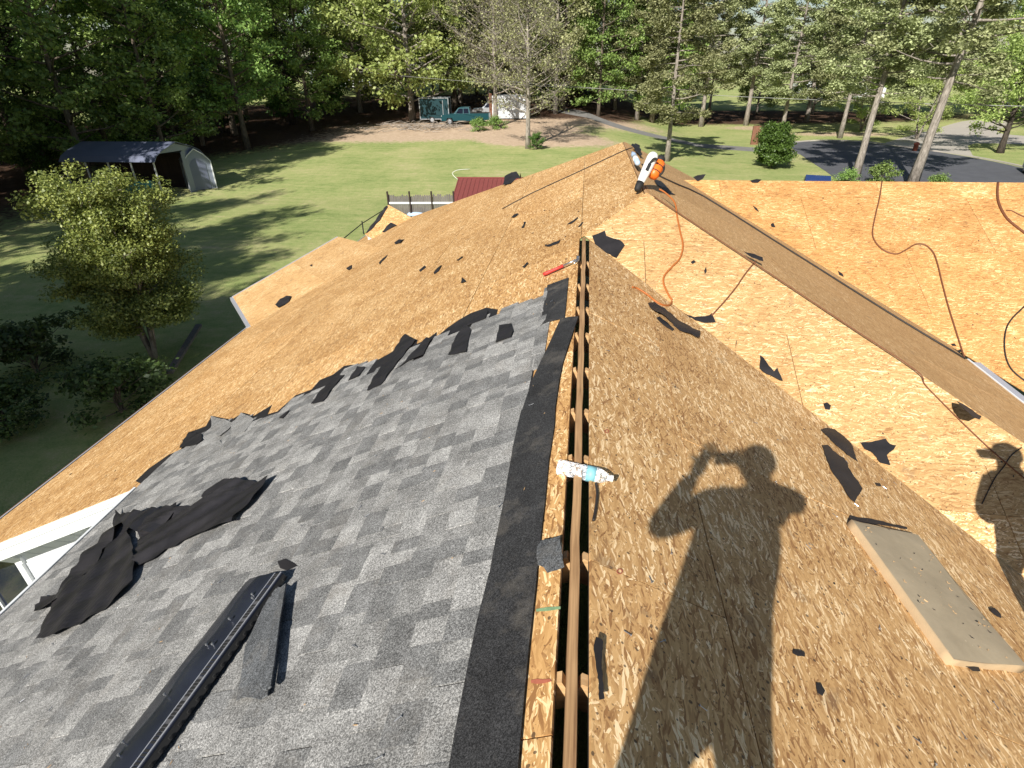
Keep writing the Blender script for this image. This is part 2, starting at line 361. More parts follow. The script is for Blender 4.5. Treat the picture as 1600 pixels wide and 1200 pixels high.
def build_ground():
    xs = np.concatenate([np.arange(-260, -70, 10.), np.arange(-70, 60, 1.), np.arange(60, 261, 10.)])
    ys = np.concatenate([np.arange(-160, -10, 10.), np.arange(-10, 120, 1.), np.arange(120, 420, 12.)])
    X, Y = np.meshgrid(xs, ys); nx, ny = len(xs), len(ys)
    Z = np.array([[gz(x, y) for x in xs] for y in ys])
    me = bpy.data.meshes.new('ground'); v = np.stack([X, Y, Z], -1).reshape(-1, 3)
    idx = np.arange(nx*ny).reshape(ny, nx)
    f = np.stack([idx[:-1, :-1], idx[:-1, 1:], idx[1:, 1:], idx[1:, :-1]], -1).reshape(-1, 4)
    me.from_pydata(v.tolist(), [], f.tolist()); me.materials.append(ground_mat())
    for p in me.polygons: p.use_smooth = True
    def blob(x, y, cx, cy, rx, ry, rot=0):
        a = x-cx; b = y-cy; c, s = math.cos(rot), math.sin(rot); u = (a*c+b*s)/rx; q = (-a*s+b*c)/ry
        return np.clip(1.5-np.sqrt(u*u+q*q), 0, 1)
    x, y = v[:, 0], v[:, 1]
    dirt = np.zeros(len(v)); lit = np.zeros(len(v))
    for a in [(-19, 65, 15, 6, .1), (-34, 60, 11, 4, .5), (-17, 70, 13, 8, 0), (-4, 61, 7, 4, -.3), (-6, 60, 6, 3.2, -.4), (-8, 66, 8, 6, 0), (-30, 62, 12, 4, .5), (-12, 75, 20, 8, 0)]: dirt = np.maximum(dirt, blob(x, y, *a))
    for a in [(22, 84, 5, 3, 0), (30, 77, 8, 3, 0)]: dirt = np.maximum(dirt, .62*blob(x, y, *a))
    for a in [(-50, 60, 24, 16, .35), (-36, 80, 25, 14, .3), (-60, 30, 26, 22, 0), (-18, 92, 30, 9, 0), (-2, 84, 9, 10, 0), (15, 97, 40, 9, 0), (-9.5, 10, 1.6, 5, 0)]: lit = np.maximum(lit, blob(x, y, *a))  # last patch: dark ground colour standing in for deep shade by the eave
    for n, d in (('dirt', dirt), ('litter_shade', lit)):
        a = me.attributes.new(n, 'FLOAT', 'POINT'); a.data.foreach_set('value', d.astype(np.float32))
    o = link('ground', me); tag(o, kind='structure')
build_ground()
def flat(name, pts, dz, mat):
    bm = bmesh.new(); vs = [bm.verts.new((p[0], p[1], 0)) for p in pts]; bm.faces.new(vs)
    lo = [min(p[i] for p in pts) for i in (0, 1)]; hi = [max(p[i] for p in pts) for i in (0, 1)]
    for i in (0, 1):
        x = math.ceil(lo[i])
        while x < hi[i]:
            no = Vector((1, 0, 0)) if i == 0 else Vector((0, 1, 0))
            bmesh.ops.bisect_plane(bm, geom=bm.verts[:]+bm.edges[:]+bm.faces[:], plane_co=no*x, plane_no=no); x += 1
    for v in bm.verts: v.co.z = gz(v.co.x, v.co.y)+dz
    bmesh.ops.recalc_face_normals(bm, faces=bm.faces)
    if sum(f.normal.z for f in bm.faces) < 0: bmesh.ops.reverse_faces(bm, faces=bm.faces)
    me = bpy.data.meshes.new(name); bm.to_mesh(me); bm.free(); me.materials.append(mat)
    return tag(link(name, me), kind='structure')
def smooth_loop(pts, n=4, closed=True):
    out = []; N = len(pts)
    rng = range(N) if closed else range(N-1)
    for i in rng:
        g = lambda k: Vector(pts[k % N]) if closed else Vector(pts[min(max(k, 0), N-1)])
        p0, p1, p2, p3 = g(i-1), g(i), g(i+1), g(i+2)
        for j in range(n):
            t = j/n; out.append(.5*((2*p1)+(p2-p0)*t+(2*p0-5*p1+4*p2-p3)*t*t+(3*p1-p0-3*p2+p3)*t**3))
    if not closed: out.append(Vector(pts[-1]))
    return out
flat('road', smooth_loop([(20.3, 62), (21.3, 67.6), (25, 70.2), (28.8, 69.4), (31.6, 64.5), (33.7, 59.3), (34.6, 54), (34.2, 49), (31.5, 43), (27, 36), (20, 35), (18, 40), (19, 50), (19.6, 56)]), .012, M_['asphalt'])
flat('path', smooth_loop([(-3, 84), (3.4, 74.6), (8, 70.5), (14, 66.6), (20.5, 62.2), (20.2, 59.6), (14, 63), (8, 67), (3, 71.2), (-5, 82)]), .008, M_['gravel'])
flat('pavement', smooth_loop([(30.9, 66.8), (33, 70.8), (37, 75.5), (44, 84), (52, 92), (56, 90), (48, 79), (50, 74), (60, 72), (60, 66), (46, 67), (39.5, 68), (35.3, 60.5), (34.2, 59.4)]), .008, M_['concrete'])
# kerb round the turning circle
kp = [Vector((p[0], p[1], gz(p[0], p[1])+.03)) for p in smooth_loop([(21.0, 67.9), (25, 70.5), (29.0, 69.7), (31.9, 64.6), (34.0, 59.3), (34.9, 54), (34.4, 48.8), (31.8, 42.8)], 5, False)]
mb = MB(); 
for a, b in zip(kp, kp[1:]): mb.bar(a, b, .25, .12)
tag(mb.build('kerb', M_['concrete']), kind='structure')
# ------------------------------------------------------------------ the house
house = empty('house', (-1, 6, -6.2), 'house with a stripped hip roof of bare wood sheets and some grey shingles', 'house')
def clip_poly(poly, lo, hi):
    for ax in (0, 1):
        for s, lim in ((1, lo[ax]), (-1, -hi[ax])):
            out = []
            for i in range(len(poly)):
                a, b = poly[i], poly[(i+1) % len(poly)]; da = s*a[ax]-lim; db = s*b[ax]-lim
                if da >= 0: out.append(a)
                if (da >= 0) != (db >= 0):
                    t = da/(da-db); out.append((a[0]+(b[0]-a[0])*t, a[1]+(b[1]-a[1])*t))
            poly = out
            if not poly: return []
    return poly
def area(p): return abs(sum(p[i][0]*p[(i+1) % len(p)][1]-p[(i+1) % len(p)][0]*p[i][1] for i in range(len(p))))/2
def deck(name, plane, poly, mat, v0, u0=0., label=None, SL=2.44, SW=1.22, gap=.0055):
    """poly: outline in plan; laid with staggered sheets"""
    U, V, N = frame(plane); O = pz(plane, 0, 0)
    root = MB(); root.slab([pz(plane, x, y)-N*.014 for x, y in poly], N, .004)
    rt = root.build(name, M_['blackmatt'], house)       # dark underlay seen through the joints
    if label: rt['label'] = label
    p2 = [((pz(plane, x, y)-O).dot(U), (pz(plane, x, y)-O).dot(V)) for x, y in poly]
    us = [p[0] for p in p2]; vs = [p[1] for p in p2]
    r0 = math.floor((min(vs)-v0)/SW); r = r0
    while v0+r*SW < max(vs):
        off = u0+(SL/2 if r % 2 else 0); k = math.floor((min(us)-off)/SL)
        while off+k*SL < max(us):
            c = clip_poly(p2, (off+k*SL+gap/2, v0+r*SW+gap/2), (off+(k+1)*SL-gap/2, v0+(r+1)*SW-gap/2))
            if len(c) > 2 and area(c) > .004:
                d = []
                for q in c:
                    if not d or (abs(q[0]-d[-1][0])+abs(q[1]-d[-1][1])) > 1e-5: d.append(q)
                jz = R_.uniform(-.001, .001); top = [O+U*a+V*b+N*jz for a, b in d]
                MB().slab(top, N, .0115).build('osb_sheet', mat, rt, uv=lambda p: ((p-O).dot(U), (p-O).dot(V)))
            k += 1
        r += 1
    return rt
SLOT = .053
xl = AX-SLOT
# main left slope: one plane, notched at the near end
deck('left_roof_slope', 'PL', [(xl, -5), (xl, YA), (HX-.03, YA+HX-.03-AX+.005), (HX-.03, YB), (XE, YB+(HX-XE)), (XE, YN), (XN, YN), (XN, -5)], M_['osb'], -.0, .9)
deck('right_roof_slope', 'Q', [(AX+SLOT+.003, -5), (AX+SLOT+.003, YA-SLOT-.003), (AX+3.3, YA-3.3), (AX+3.3, -5)], M_['osb_brown'], -.696, 1.555)
deck('hip_roof_face', 'HIP', [(AX, YA), (HX, HY), (HX+3.3, HY-3.3), (AX+2.6, YA-2.6)], M_['osb_pale'], .55, .65)
deck('lower_hip_face', 'HIP', [(AX+2.6+.004, YA-2.604), (HX+3.3, HY-3.304), (HX+4.3, HY-4.3), (AX+3.3, YA-3.3)], M_['osb_brown'], .55, .65)
XQ = 4.68
deck('narrow_roof_slope', 'QB', [(HX+.03, HY-.03), (HX+.03, YB), (2.93, YB), (XC, YC), (XQ, YC-(XQ-XC)), (XQ, HY-(XQ-HX))], M_['osb_strip'], .05, .4)
deck('wing_roof_slope', 'C', [(XC, YC), (XC+5.2, YC-5.2), (14, YC-5.2), (14, YC)], M_['osb_c'], -.1, 1.0)
# back slope of the wing
PLANES['CB'] = (0, -m, ZC+m*YC)
deck('wing_back_slope', 'CB', [(XC, YC), (XC+4, YC+4), (14, YC+4), (14, YC)], M_['osb_c'], 0, 0)
# bump-outs beyond the left eave
ed = Vector((1, 1, m)); 
def bay(name, g0, g1, n0, n1, mat):
    # g0, g1: eave corners; n0, n1: how far each edge runs up
    a, b = Vector(g0), Vector(g1); N = (b-a).cross(ed).normalized(); N = N if N.z > 0 else -N
    top = [a, b, b+ed*n1, a+ed*n0]; U = (b-a).normalized()
    rt = MB().slab([p-N*.014 for p in top], N, .05).build(name, M_['white'], house)
    half = (b+ed*n1*.55), (a+ed*n0*.55)
    for q in ([a, b, b+ed*(n1*.55-.002), a+ed*(n0*.55-.002)], [a+ed*(n0*.55+.002), b+ed*(n1*.55+.002), b+ed*n1, a+ed*n0]):
        MB().slab(q, N, .0115).build('osb_sheet', mat, rt, uv=lambda p: ((p-a).dot(ed.normalized()), (p-a).dot(U)))
    return rt, N
ga = on('PL', 392, 510); gb = None
d = ray(364, 464); k = (ga.z-EYE.z)/d.z; gb = EYE+d*k
def onp(p0, N, px, py): d = ray(px, py); return EYE+d*((p0-EYE).dot(N)/d.dot(N))
Nb = (gb-ga).cross(ed).normalized(); tb = onp(ga, Nb, 536, 373); ta = onp(ga, Nb, 606, 391)
nb = (tb-gb).dot(ed)/ed.dot(ed); na = (ta-ga).dot(ed)/ed.dot(ed)
bay('corner_roof_face', ga+Vector((0, 0, .0)), gb, na, nb, M_['osb_pale'])
BN = Nb if Nb.z > 0 else -Nb
# white metal edge on the bump-out and its downspout
mb = MB(); mb.bar(ga+Vector((-.03, 0, -.05)), gb+Vector((-.03, 0, -.05)), .10, .09); mb.build('gutter', M_['gutter'], house)
mb = MB(); mb.bar(gb+Vector((-.02, .0, -.02)), gb+ed*nb+Vector((-.02, 0, -.02)), .025, .06); mb.build('drip_edge', M_['gutter'], house)
# walls of the bump-out
mb = MB(); s0, s1 = ga+Vector((.15, .15, -.1)), gb+Vector((.2, .2, -.1)); e1 = s1+Vector((3.6, 3.6, 0)); e0 = s0+Vector((3.6, 3.6, 0))
for a, b in ((s0, s1), (s1, e1)): mb.slab([a, b, Vector((b.x, b.y, -6.2)), Vector((a.x, a.y, -6.2))], (b-a).cross(Vector((0, 0, 1))).normalized(), .12)
mb.build('bay_wall', M_['siding'], house)
# second small face further on
gc = on('PL', 566, 371); c0 = gc
d = ray(566, 371)
pz0 = on('PL', 582, 373); q1 = on('PL', 643, 340)
Nc = Vector((-.30, -.62, 1)).normalized()
ptsc = [pz0, q1, onp(pz0, Nc, 607, 320), onp(pz0, Nc, 570, 366)]
rt = MB().slab([p-Nc*.014 for p in ptsc], Nc, .05).build('far_roof_face', M_['white'], house)
MB().slab(ptsc, Nc, .0115).build('osb_sheet', M_['osb'], rt, uv=lambda p: (p.x*1.2, p.y*1.1))
mb = MB(); lw = [Vector((p.x, p.y, p.z-.1)) for p in ptsc]
for i in range(4):
    a, b = lw[i], lw[(i+1) % 4]; a = a.lerp(sum(lw, Vector())/4, .12); b = b.lerp(sum(lw, Vector())/4, .12)
    mb.add([a, b, Vector((b.x, b.y, -6.2)), Vector((a.x, a.y, -6.2))], [(0, 1, 2, 3)])
mb.build('bay_wall', M_['siding'], house)
# ridge boards, rafters
def ridge(name, x, z, y0, y1):
    mb = MB(); n = max(2, int((y1-y0)/.16)); v = []; f = []
    for i in range(n+1):
        y = y0+(y1-y0)*i/n; dx = R_.uniform(-.003, .003)
        v += [(x-.018+dx, y, z-.14), (x-.018+dx, y, z-.004), (x-.016+dx, y, z), (x+.016+dx, y, z), (x+.018+dx, y, z-.004), (x+.018+dx, y, z-.14)]
    for i in range(n):
        for j in range(6): f.append((i*6+j, i*6+(j+1) % 6, i*6+6+(j+1) % 6, i*6+6+j))
    f += [tuple(range(5, -1, -1)), tuple(range(n*6, n*6+6))]
    mb.add(v, f); mb.build(name, M_['ridgewood'], house)
ridge('ridge_board', AX-.002, -.016, -5, YA-.02); ridge('ridge_board', HX, HZ-.008, HY+.02, YB)
def rafters(x0, z0, ys, left=6.8, right=3.0):
    for y in ys:
        for s, L in ((-1, left), (1, right)):
            a = Vector((x0+s*.02, y, z0-.066)); b = Vector((x0+s*L, y, z0-.058-m*L))
            up = Vector((s*m, 0, 1)).normalized()
            a -= up*.035; b -= up*.035
            mb = MB(); mb.bar(a, b, .038, .12, up); mb.build('rafter', M_['rafter'], house)
rafters(AX, 0.012, [1.08, 1.58, 2.2, 2.62, 3.1, 3.62, 4.1, 4.62, 5.25, -.4, .4], 3.9)
rafters(HX, HZ+.012, [7.2, 7.8, 8.4, 9.0, 9.6, 10.2, 10.8])
def mark(plane, px, mat, label):
    sheet('paint_mark', px, plane, M_[mat], lambda u, v: 0, .0006, .5, house, .0012)['label'] = label
# walls
def wall(name, pts, mat, th=.12):
    pts = [Vector(p) for p in pts]; N = (pts[1]-pts[0]).cross(pts[2]-pts[1]).normalized()
    return MB().slab(pts, N, th).build(name, mat, house)
GZ = -6.2
wall('wall', [(-7.1, 4.3, GZ), (-3.95, 4.3, GZ), (-3.95, 4.3, m*(-3.95-AX)-.03), (-7.1, 4.3, m*(-7.1-AX)-.03)], M_['siding'])
wall('wall', [(-7.1, 19.2, GZ), (-7.1, 4.42, GZ), (-7.1, 4.42, m*(-7.1-AX)-.08), (-7.1, 19.2, m*(-7.1-AX)-.08)], M_['siding'])
wall('wall', [(-3.83, -5, GZ), (-3.83, 4.29, GZ), (-3.83, 4.29, m*(-3.9-AX)-.05), (-3.83, -5, m*(-3.9-AX)-.05)], M_['siding'])
wall('wall', [(-7.0, 19.3, GZ), (4.3, 19.3, GZ), (4.3, 19.3, -3.7), (-7, 19.3, -3.7)], M_['siding'])
wall('wall', [(3.2, -5, GZ), (3.2, 3.2, GZ), (3.2, 3.2, -1.62), (3.2, -5, -1.62)], M_['siding'])
wall('wall', [(3.2, 3.32, GZ), (4.4, 3.32, GZ), (4.4, 3.32, -1.6), (3.2, 3.32, -1.6)], M_['siding'])
wall('wall', [(4.4, 3.0, GZ), (4.4, 7.4, GZ), (4.4, 7.4, -1.62), (4.4, 3.0, -1.62)], M_['siding'])
wall('wall', [(4.52, 5.3, GZ), (14, 5.3, GZ), (14, 5.3, -2.6), (4.52, 5.3, -2.6)], M_['siding'])
wall('wall', [(-4.1, -4.9, GZ), (3.2, -4.9, GZ), (3.2, -4.9, -1.7), (AX, -4.9, -.1), (-3.83, -4.9, -2.0)], M_['siding'])
# back hip plane closes the attic
bh = MB(); bh.add([(HX, YB, HZ-.02), (XE, YB+HX-XE, m*(XE-AX)-.02), (4.4, YB+HX-XE, m*(XE-AX)-.02)], [(0, 1, 2)])
bh.add([(HX, YB, HZ-.02), (4.4, YB+HX-XE, m*(XE-AX)-.02), (4.4, YB, -1.5)], [(0, 1, 2)])
bh.build('back_roof_slope', M_['osb'], house)
# porch corner seen at the lower left: rake board, moulding, soffit, window
def rake(x): return m*(x-AX)
mb = MB(); a = Vector((XN-.02, YN-.012, rake(XN-.02)-.115)); b = Vector((XE, YN-.012, rake(XE)-.115)); mb.bar(a, b, .022, .2, Vector((m, 0, 1)).normalized()); mb.build('rake_board', M_['white'], house)
mb = MB()
for dz in (.035, .075): mb.bar(a+Vector((0, -.02, dz)), b+Vector((0, -.02, dz)), .014, .012)
mb.build('rake_moulding', M_['white'], house)
mb = MB(); mb.slab([(XN-.1, YN, rake(XN-.1)-.2), (XE, YN, rake(XE)-.2), (XE, 4.3, rake(XE)-.2), (XN-.1, 4.3, rake(XN-.1)-.2)], Vector((m, 0, -1)).normalized(), .01); mb.build('soffit', M_['white'], house)
for i in range(18):      # clapboards on the gable wall
    z = -3.95-i*.125+1.5; x1 = -3.97; x0 = max(-7.1, AX+(z+.2)/m); 
    if x0 < x1-.1: MB().box(((x0+x1)/2, 4.288, z), x1-x0, .02, .118, Y=Vector((0, 1, -.08)).normalized()).build('siding_board', M_['siding'], house)
pcs = [onp(Vector((0, 4.28, 0)), Vector((0, 1, 0)), *q) for q in ((30, 872), (110, 925), (-40, 930), (-10, 1010))]
wx1 = pcs[0].x; wz1 = pcs[0].z
win = MB(); 
W0, W1, Z0, Z1 = wx1-1.3, wx1, wz1-1.3, wz1
for c, sx, sz in (((W0, Z0), 1, 0), ):
    pass
for (cx, cz, sx, sz) in (((W0+W1)/2, Z1, W1-W0+.14, .09), ((W0+W1)/2, Z0, W1-W0+.14, .09), (W0, (Z0+Z1)/2, .09, Z1-Z0-.09), (W1, (Z0+Z1)/2, .09, Z1-Z0-.09), ((W0+W1)/2, (Z0+Z1)/2, .03, Z1-Z0-.09)):
    win.box((cx, 4.262, cz), sx, .05, sz)
wf = win.build('window', M_['white'], house)
MB().box(((W0+W1)/2, 4.27, (Z0+Z1)/2), W1-W0-.09, .01, Z1-Z0-.09).build('pane', M_['glassdark'], wf)
MB().box((-5.55, 1.0, -6.1), 3.1, 6.4, .2).build('porch_floor', M_['darkfloor'], house)
# eaves: drip edges and gutters
mb = MB(); mb.bar((XE-.03, YN, m*(XE-AX)-.015), (XE-.03, 19.6, m*(XE-AX)-.015), .02, .03); mb.build('drip_edge', M_['gutter'], house)
mb = MB(); mb.bar((XE-.075, YN, m*(XE-AX)-.075), (XE-.075, 10.7, m*(XE-AX)-.075), .07, .07); mb.build('gutter', M_['brownwood'], house)
mb = MB(); mb.bar((XE-.02, YN, m*(XE-AX)-.09), (XE-.02, 19.6, m*(XE-AX)-.09), .02, .14); mb.build('fascia', M_['white'], house)
mb = MB(); mb.bar((XN-.028, -5, m*(XN-AX)+.006), (XN-.028, YN-.04, m*(XN-AX)+.006), .02, .022); mb.build('drip_edge', M_['white'], house)
mb = MB(); mb.bar((XN-.012, -5, m*(XN-AX)-.075), (XN-.012, YN-.04, m*(XN-AX)-.075), .02, .13); mb.build('fascia', M_['white'], house)
ge = Vector((XQ+.05, 0, pz('QB', XQ, 0).z-.03))
mb = MB(); mb.bar((ge.x, 2.8, ge.z), (ge.x, 6.62, ge.z), .10, .07); mb.build('gutter', M_['gutter'], house)
mb = MB(); mb.bar((XQ+.006, 2.8, ge.z+.034), (XQ+.006, 6.7, ge.z+.034), .02, .012); mb.build('drip_edge', M_['white'], house)
# ------------------------------------------------------------------ shingles
U, V, N = frame('PL'); V = -V if V.x > 0 else V      # V runs downhill
def slp(y, d, lift=0): return pz('PL', AX, 0)+Vector((0, y, 0))+V*d+N*lift
dd = lambda x: (AX-x)/abs(V.x)
TOP = [(207, 767), (236, 739), (266, 718), (282, 703), (297, 690), (320, 676), (331, 655), (363, 659), (378, 652), (397, 658), (425, 650), (434, 646), (462, 622), (487, 612), (500, 600), (553, 572), (584, 568), (625, 545), (636, 533), (653, 538), (681, 524), (716, 508), (762, 497), (778, 490), (797, 480), (825, 472), (840, 463), (856, 449)]
TP = [on('PL', *p) for p in TOP]; TD = [(dd(p.x), p.y) for p in TP]
def ytop(d):
    for (d0, y0), (d1, y1) in zip(TD, TD[1:]):
        if min(d0, d1) <= d <= max(d0, d1): return y0+(y1-y0)*(d-d0)/(d1-d0+1e-9)
    return TD[0][1] if d > TD[0][0] else TD[-1][1]
EDGE = [(856, 447), (844, 511), (858, 545), (834, 594), (816, 645), (800, 700), (791, 775), (775, 855), (748, 975), (718, 1128), (706, 1200)]
ED = [(on('PL', *p).y, dd(on('PL', *p).x)) for p in EDGE]
def dedge(y):
    for (y0, d0), (y1, d1) in zip(ED, ED[1:]):
        if min(y0, y1) <= y <= max(y0, y1): return d0+(d1-d0)*(y-y0)/(y1-y0+1e-9)
    return ED[-1][1] if y < ED[-1][0] else ED[0][1]
field = MB().slab([slp(-4.8, .33, .003), slp(3.6, .33, .003), slp(3.9, 1.2, .003), slp(3.9, dd(XN)-.05, .003), slp(-4.8, dd(XN)-.05, .003)], N, .002).build('shingle_underlay', M_['felt'], house)
EXPO = .143
def shingle(y0, y1, d0, d1, seed, lifty=0):
    rr = random.Random(seed); mb = MB(); y = y0; last = -1
    hup, hdn = .0055, .0085
    while y < y1-1e-4:
        wd = rr.choice([.08, .11, .14, .18, .22]); e = min(y1, y+wd)
        if y1-e < .04: e = y1
        k = rr.choice([0, 1, 1, 2, 2, 0]); 
        if k == last: k = (k+1) % 3
        last = k; h = .0035 if k != 1 else (.0012)
        dn = d1+(.0 if k != 1 else -.004)
        ji = rr.uniform(-.002, .002)
        P = lambda yy, d, z: slp(yy, d, z)
        t0 = d0-.03
        mb.add([P(y, t0, hup+h), P(e-.0012, t0, hup+h), P(e-.0012, dn+ji, hdn+h), P(y, dn+ji, hdn+h), P(y, t0, .001), P(e-.0012, t0, .001), P(e-.0012, dn+ji, .003), P(y, dn+ji, .003)],
               [(0, 1, 2, 3), (4, 7, 6, 5), (0, 4, 5, 1), (1, 5, 6, 2), (2, 6, 7, 3), (3, 7, 4, 0)], k)
        y = e
    return mb.build('shingle', [M_['sh1'], M_['sh2'], M_['sh3']], field, uv=lambda p: (p.y, (p-slp(0, 0)).dot(V)))
ncourse = int((dd(XN)+.01)/EXPO); dbot = dd(XN)+.02; cnt = 0
# missing strips near the torn edge: (pixel of lower end, pixel of upper end)
for c in range(ncourse+1):
    d1 = dbot-c*EXPO; d0 = d1-EXPO
    dm = (d0+d1)/2
    if dm < .27: break
    yt = min(ytop(d0+.02), ytop(d1-.02)) if dm > TD[-1][0] else TD[-1][1]
    yt = ytop(dm)+R_.uniform(-.06, .05)
    if c > 6 and dm > 1.05 and R_.random() < .4: yt -= R_.uniform(.15, .55)
    # near the ridge the course is cut by the black starter strip
    if d1 < .75:
        # find the span of y where this course lies outside the black strip
        ys = [y for y in np.arange(-1.2, yt, .05) if dedge(y) < dm]
        if not ys: continue
        yl = min(ys)
    else: yl = -1.2
    y = yl if yl > -1.2 else -1.2-R_.uniform(0, 1)
    while y < yt-.03:
        e = min(y+1.0, yt)
        if yt-e < .12: e = yt
        a0, a1 = d0, d1
        o = shingle(y+.0015, e-.0035, max(d0, dedge((y+e)/2)-.0), d1, c*97+int(y*7)); cnt += 1
        y = e
# torn felt fringe under and beyond the shingle edge
def sheet(name, outline, plane, mat, hf, th=.003, cell=.04, parent=None, lift=.004, uvs=1., label=None, cat='scrap', group=None, is3d=False):
    U, V, N = frame(plane); O = pz(plane, 0, 0)
    pts = outline if is3d else [on(plane, *p) for p in outline]
    p2 = [((p-O).dot(U), (p-O).dot(V)) for p in pts]
    bm = bmesh.new(); vs = [bm.verts.new((a, b, 0)) for a, b in p2]
    try: bm.faces.new(vs)
    except Exception: bm.free(); return None
    for i in (0, 1):
        lo = min(p[i] for p in p2); hi = max(p[i] for p in p2); c = max(cell, (hi-lo)/60); x = lo+c*.6
        while x < hi:
            no = Vector((1, 0, 0)) if i == 0 else Vector((0, 1, 0))
            bmesh.ops.bisect_plane(bm, geom=bm.verts[:]+bm.edges[:]+bm.faces[:], plane_co=no*x, plane_no=no); x += c
    bmesh.ops.recalc_face_normals(bm, faces=bm.faces)
    if sum(f.normal.z for f in bm.faces) < 0: bmesh.ops.reverse_faces(bm, faces=bm.faces)
    top = bm.faces[:]; ret = bmesh.ops.extrude_face_region(bm, geom=top); nv = [g for g in ret['geom'] if isinstance(g, bmesh.types.BMVert)]
    for v in nv: v.co.z += th
    cu = sum(p[0] for p in p2)/len(p2); cv = sum(p[1] for p in p2)/len(p2)
    for v in bm.verts:
        z = v.co.z+lift+max(0, hf(v.co.x-cu, v.co.y-cv)); w = O+U*v.co.x+V*v.co.y+N*z; v.co = w
    bmesh.ops.recalc_face_normals(bm, faces=bm.faces)
    cen = O+U*cu+V*cv; base = LOC[parent] if parent else cen
    for v in bm.verts: v.co -= base
    me = bpy.data.meshes.new(name); bm.to_mesh(me); bm.free(); mats(me, mat)
    l = me.uv_layers.new(name='UVMap')
    for lp in me.loops:
        p = me.vertices[lp.vertex_index].co+base; l.data[lp.index].uv = ((p-O).dot(U), (p-O).dot(V))
    for p in me.polygons: p.use_smooth = len(me.polygons) > 60 and False
    o = link(name, me, parent, base); 
    if label: tag(o, label, cat, group)
    return o
zero = lambda u, v: 0
def rag(pts, amp, n, seed, plane='PL'):
    """roughens a pixel polyline into a torn edge"""
    r = random.Random(seed); out = []
    for a, b in zip(pts, pts[1:]+pts[:1]):
        L = math.hypot(b[0]-a[0], b[1]-a[1]); k = max(1, int(L/n)); out.append(a)
        for i in range(1, k):
            t = i/k+r.uniform(-.3, .3)/k; out.append((a[0]+(b[0]-a[0])*t+r.uniform(-amp, amp), a[1]+(b[1]-a[1])*t+r.uniform(-amp, amp)))
    return out
fr_top = [(212, 752), (232, 733), (262, 712), (283, 702), (297, 675), (309, 671), (322, 666), (331, 650), (340, 652), (362, 656), (380, 645), (397, 650), (425, 633), (418, 648), (434, 643), (462, 618), (487, 609), (500, 594), (520, 586), (538, 572), (552, 570), (556, 577), (573, 573), (584, 566), (610, 552), (625, 541), (630, 531), (636, 523), (641, 531), (653, 531), (651, 538), (668, 530), (683, 519), (682, 527), (700, 512), (716, 501), (735, 490), (760, 481), (778, 484), (776, 492), (762, 500), (790, 493), (797, 489)]
fr_bot = [(820, 500), (780, 530), (720, 560), (650, 600), (560, 640), (460, 690), (360, 720), (280, 740), (240, 765)]
sheet('torn_underlay', fr_top+fr_bot, 'PL', M_['felt'], lambda u, v: 0, .002, .3, house, .0015)
STRIPS = [[(575, 613), (583, 596), (634, 524), (651, 533), (618, 575), (596, 604)], [(702, 558), (712, 532), (728, 508), (738, 518), (730, 553)], [(488, 634), (502, 612), (528, 590), (540, 588), (520, 610), (506, 630)], [(776, 538), (782, 512), (800, 508), (804, 520), (800, 530)],
          [(282, 702), (297, 677), (317, 680), (318, 690), (308, 697)], [(620, 580), (640, 560), (668, 530), (676, 532), (664, 556), (640, 566)], [(545, 597), (560, 575), (572, 576), (562, 590)], [(730, 512), (740, 500), (764, 488), (760, 500)], [(438, 655), (450, 646), (455, 643), (443, 656)]]
for i, s in enumerate(STRIPS):
    sheet('torn_felt', rag(s, .8, 9, i), 'PL', M_['felt'], lambda u, v: .006+.004*math.sin(u*30+v*21), .003, .05, field, .013)
for i, s in enumerate([[(362, 688), (363, 664), (378, 646), (398, 656), (384, 676), (370, 682)], [(331, 652), (352, 657), (365, 662), (360, 672), (345, 684), (332, 676)], [(292, 718), (318, 700), (345, 690), (352, 700), (330, 712), (300, 726)]]):
    sheet('lifted_shingle', s, 'PL', M_['sh2'], lambda u, v: .004+.008*math.sin(u*9+v*7), .003, .06, field, .010)
# black starter strips along the ridge
def strip(px, seed, lift):
    return sheet('starter_strip', px, 'PL', M_['sh4'], lambda u, v: .0012*math.sin(u*14+v*7), .004, .08, field, lift)
strip([(856, 447), (889, 435), (886, 470), (883, 498), (862, 503), (844, 511)], 1, .006)
strip([(877, 501), (890, 498), (905, 497), (897, 520), (881, 569), (876, 594), (872, 620), (869, 641), (842, 645), (817, 646), (834, 594), (858, 543)], 2, .012)
strip([(816, 643), (842, 641), (869, 638), (868, 665), (859, 724), (853, 790), (847, 843), (842, 893), (800, 899), (766, 905), (775, 855), (791, 775), (803, 700)], 3, .009)
strip([(767, 899), (800, 893), (842, 887), (841, 909), (829, 1020), (821, 1110), (813, 1210), (806, 1330), (670, 1330), (704, 1210), (718, 1128), (748, 975)], 4, .012)
# ------------------------------------------------------------------ loose things on the roof
r9 = random.Random(31)
def wav(a, fu, fv, ph=0): return lambda u, v: a*(.55+.5*math.sin(u*fu+ph)+.45*math.sin(v*fv+u*fu*.4+ph*2))
def tear(px, plane, label, hf=None, mat='felt', name='torn_felt_scrap', group=None, amp=.8, step=11, seed=1, lift=.004, cat='felt scrap', th=.002, cell=.03):
    return sheet(name, rag(px, amp, step, seed), plane, M_[mat], hf or wav(.008, 9, 11), th, cell, None, lift, 1, label, cat, group)
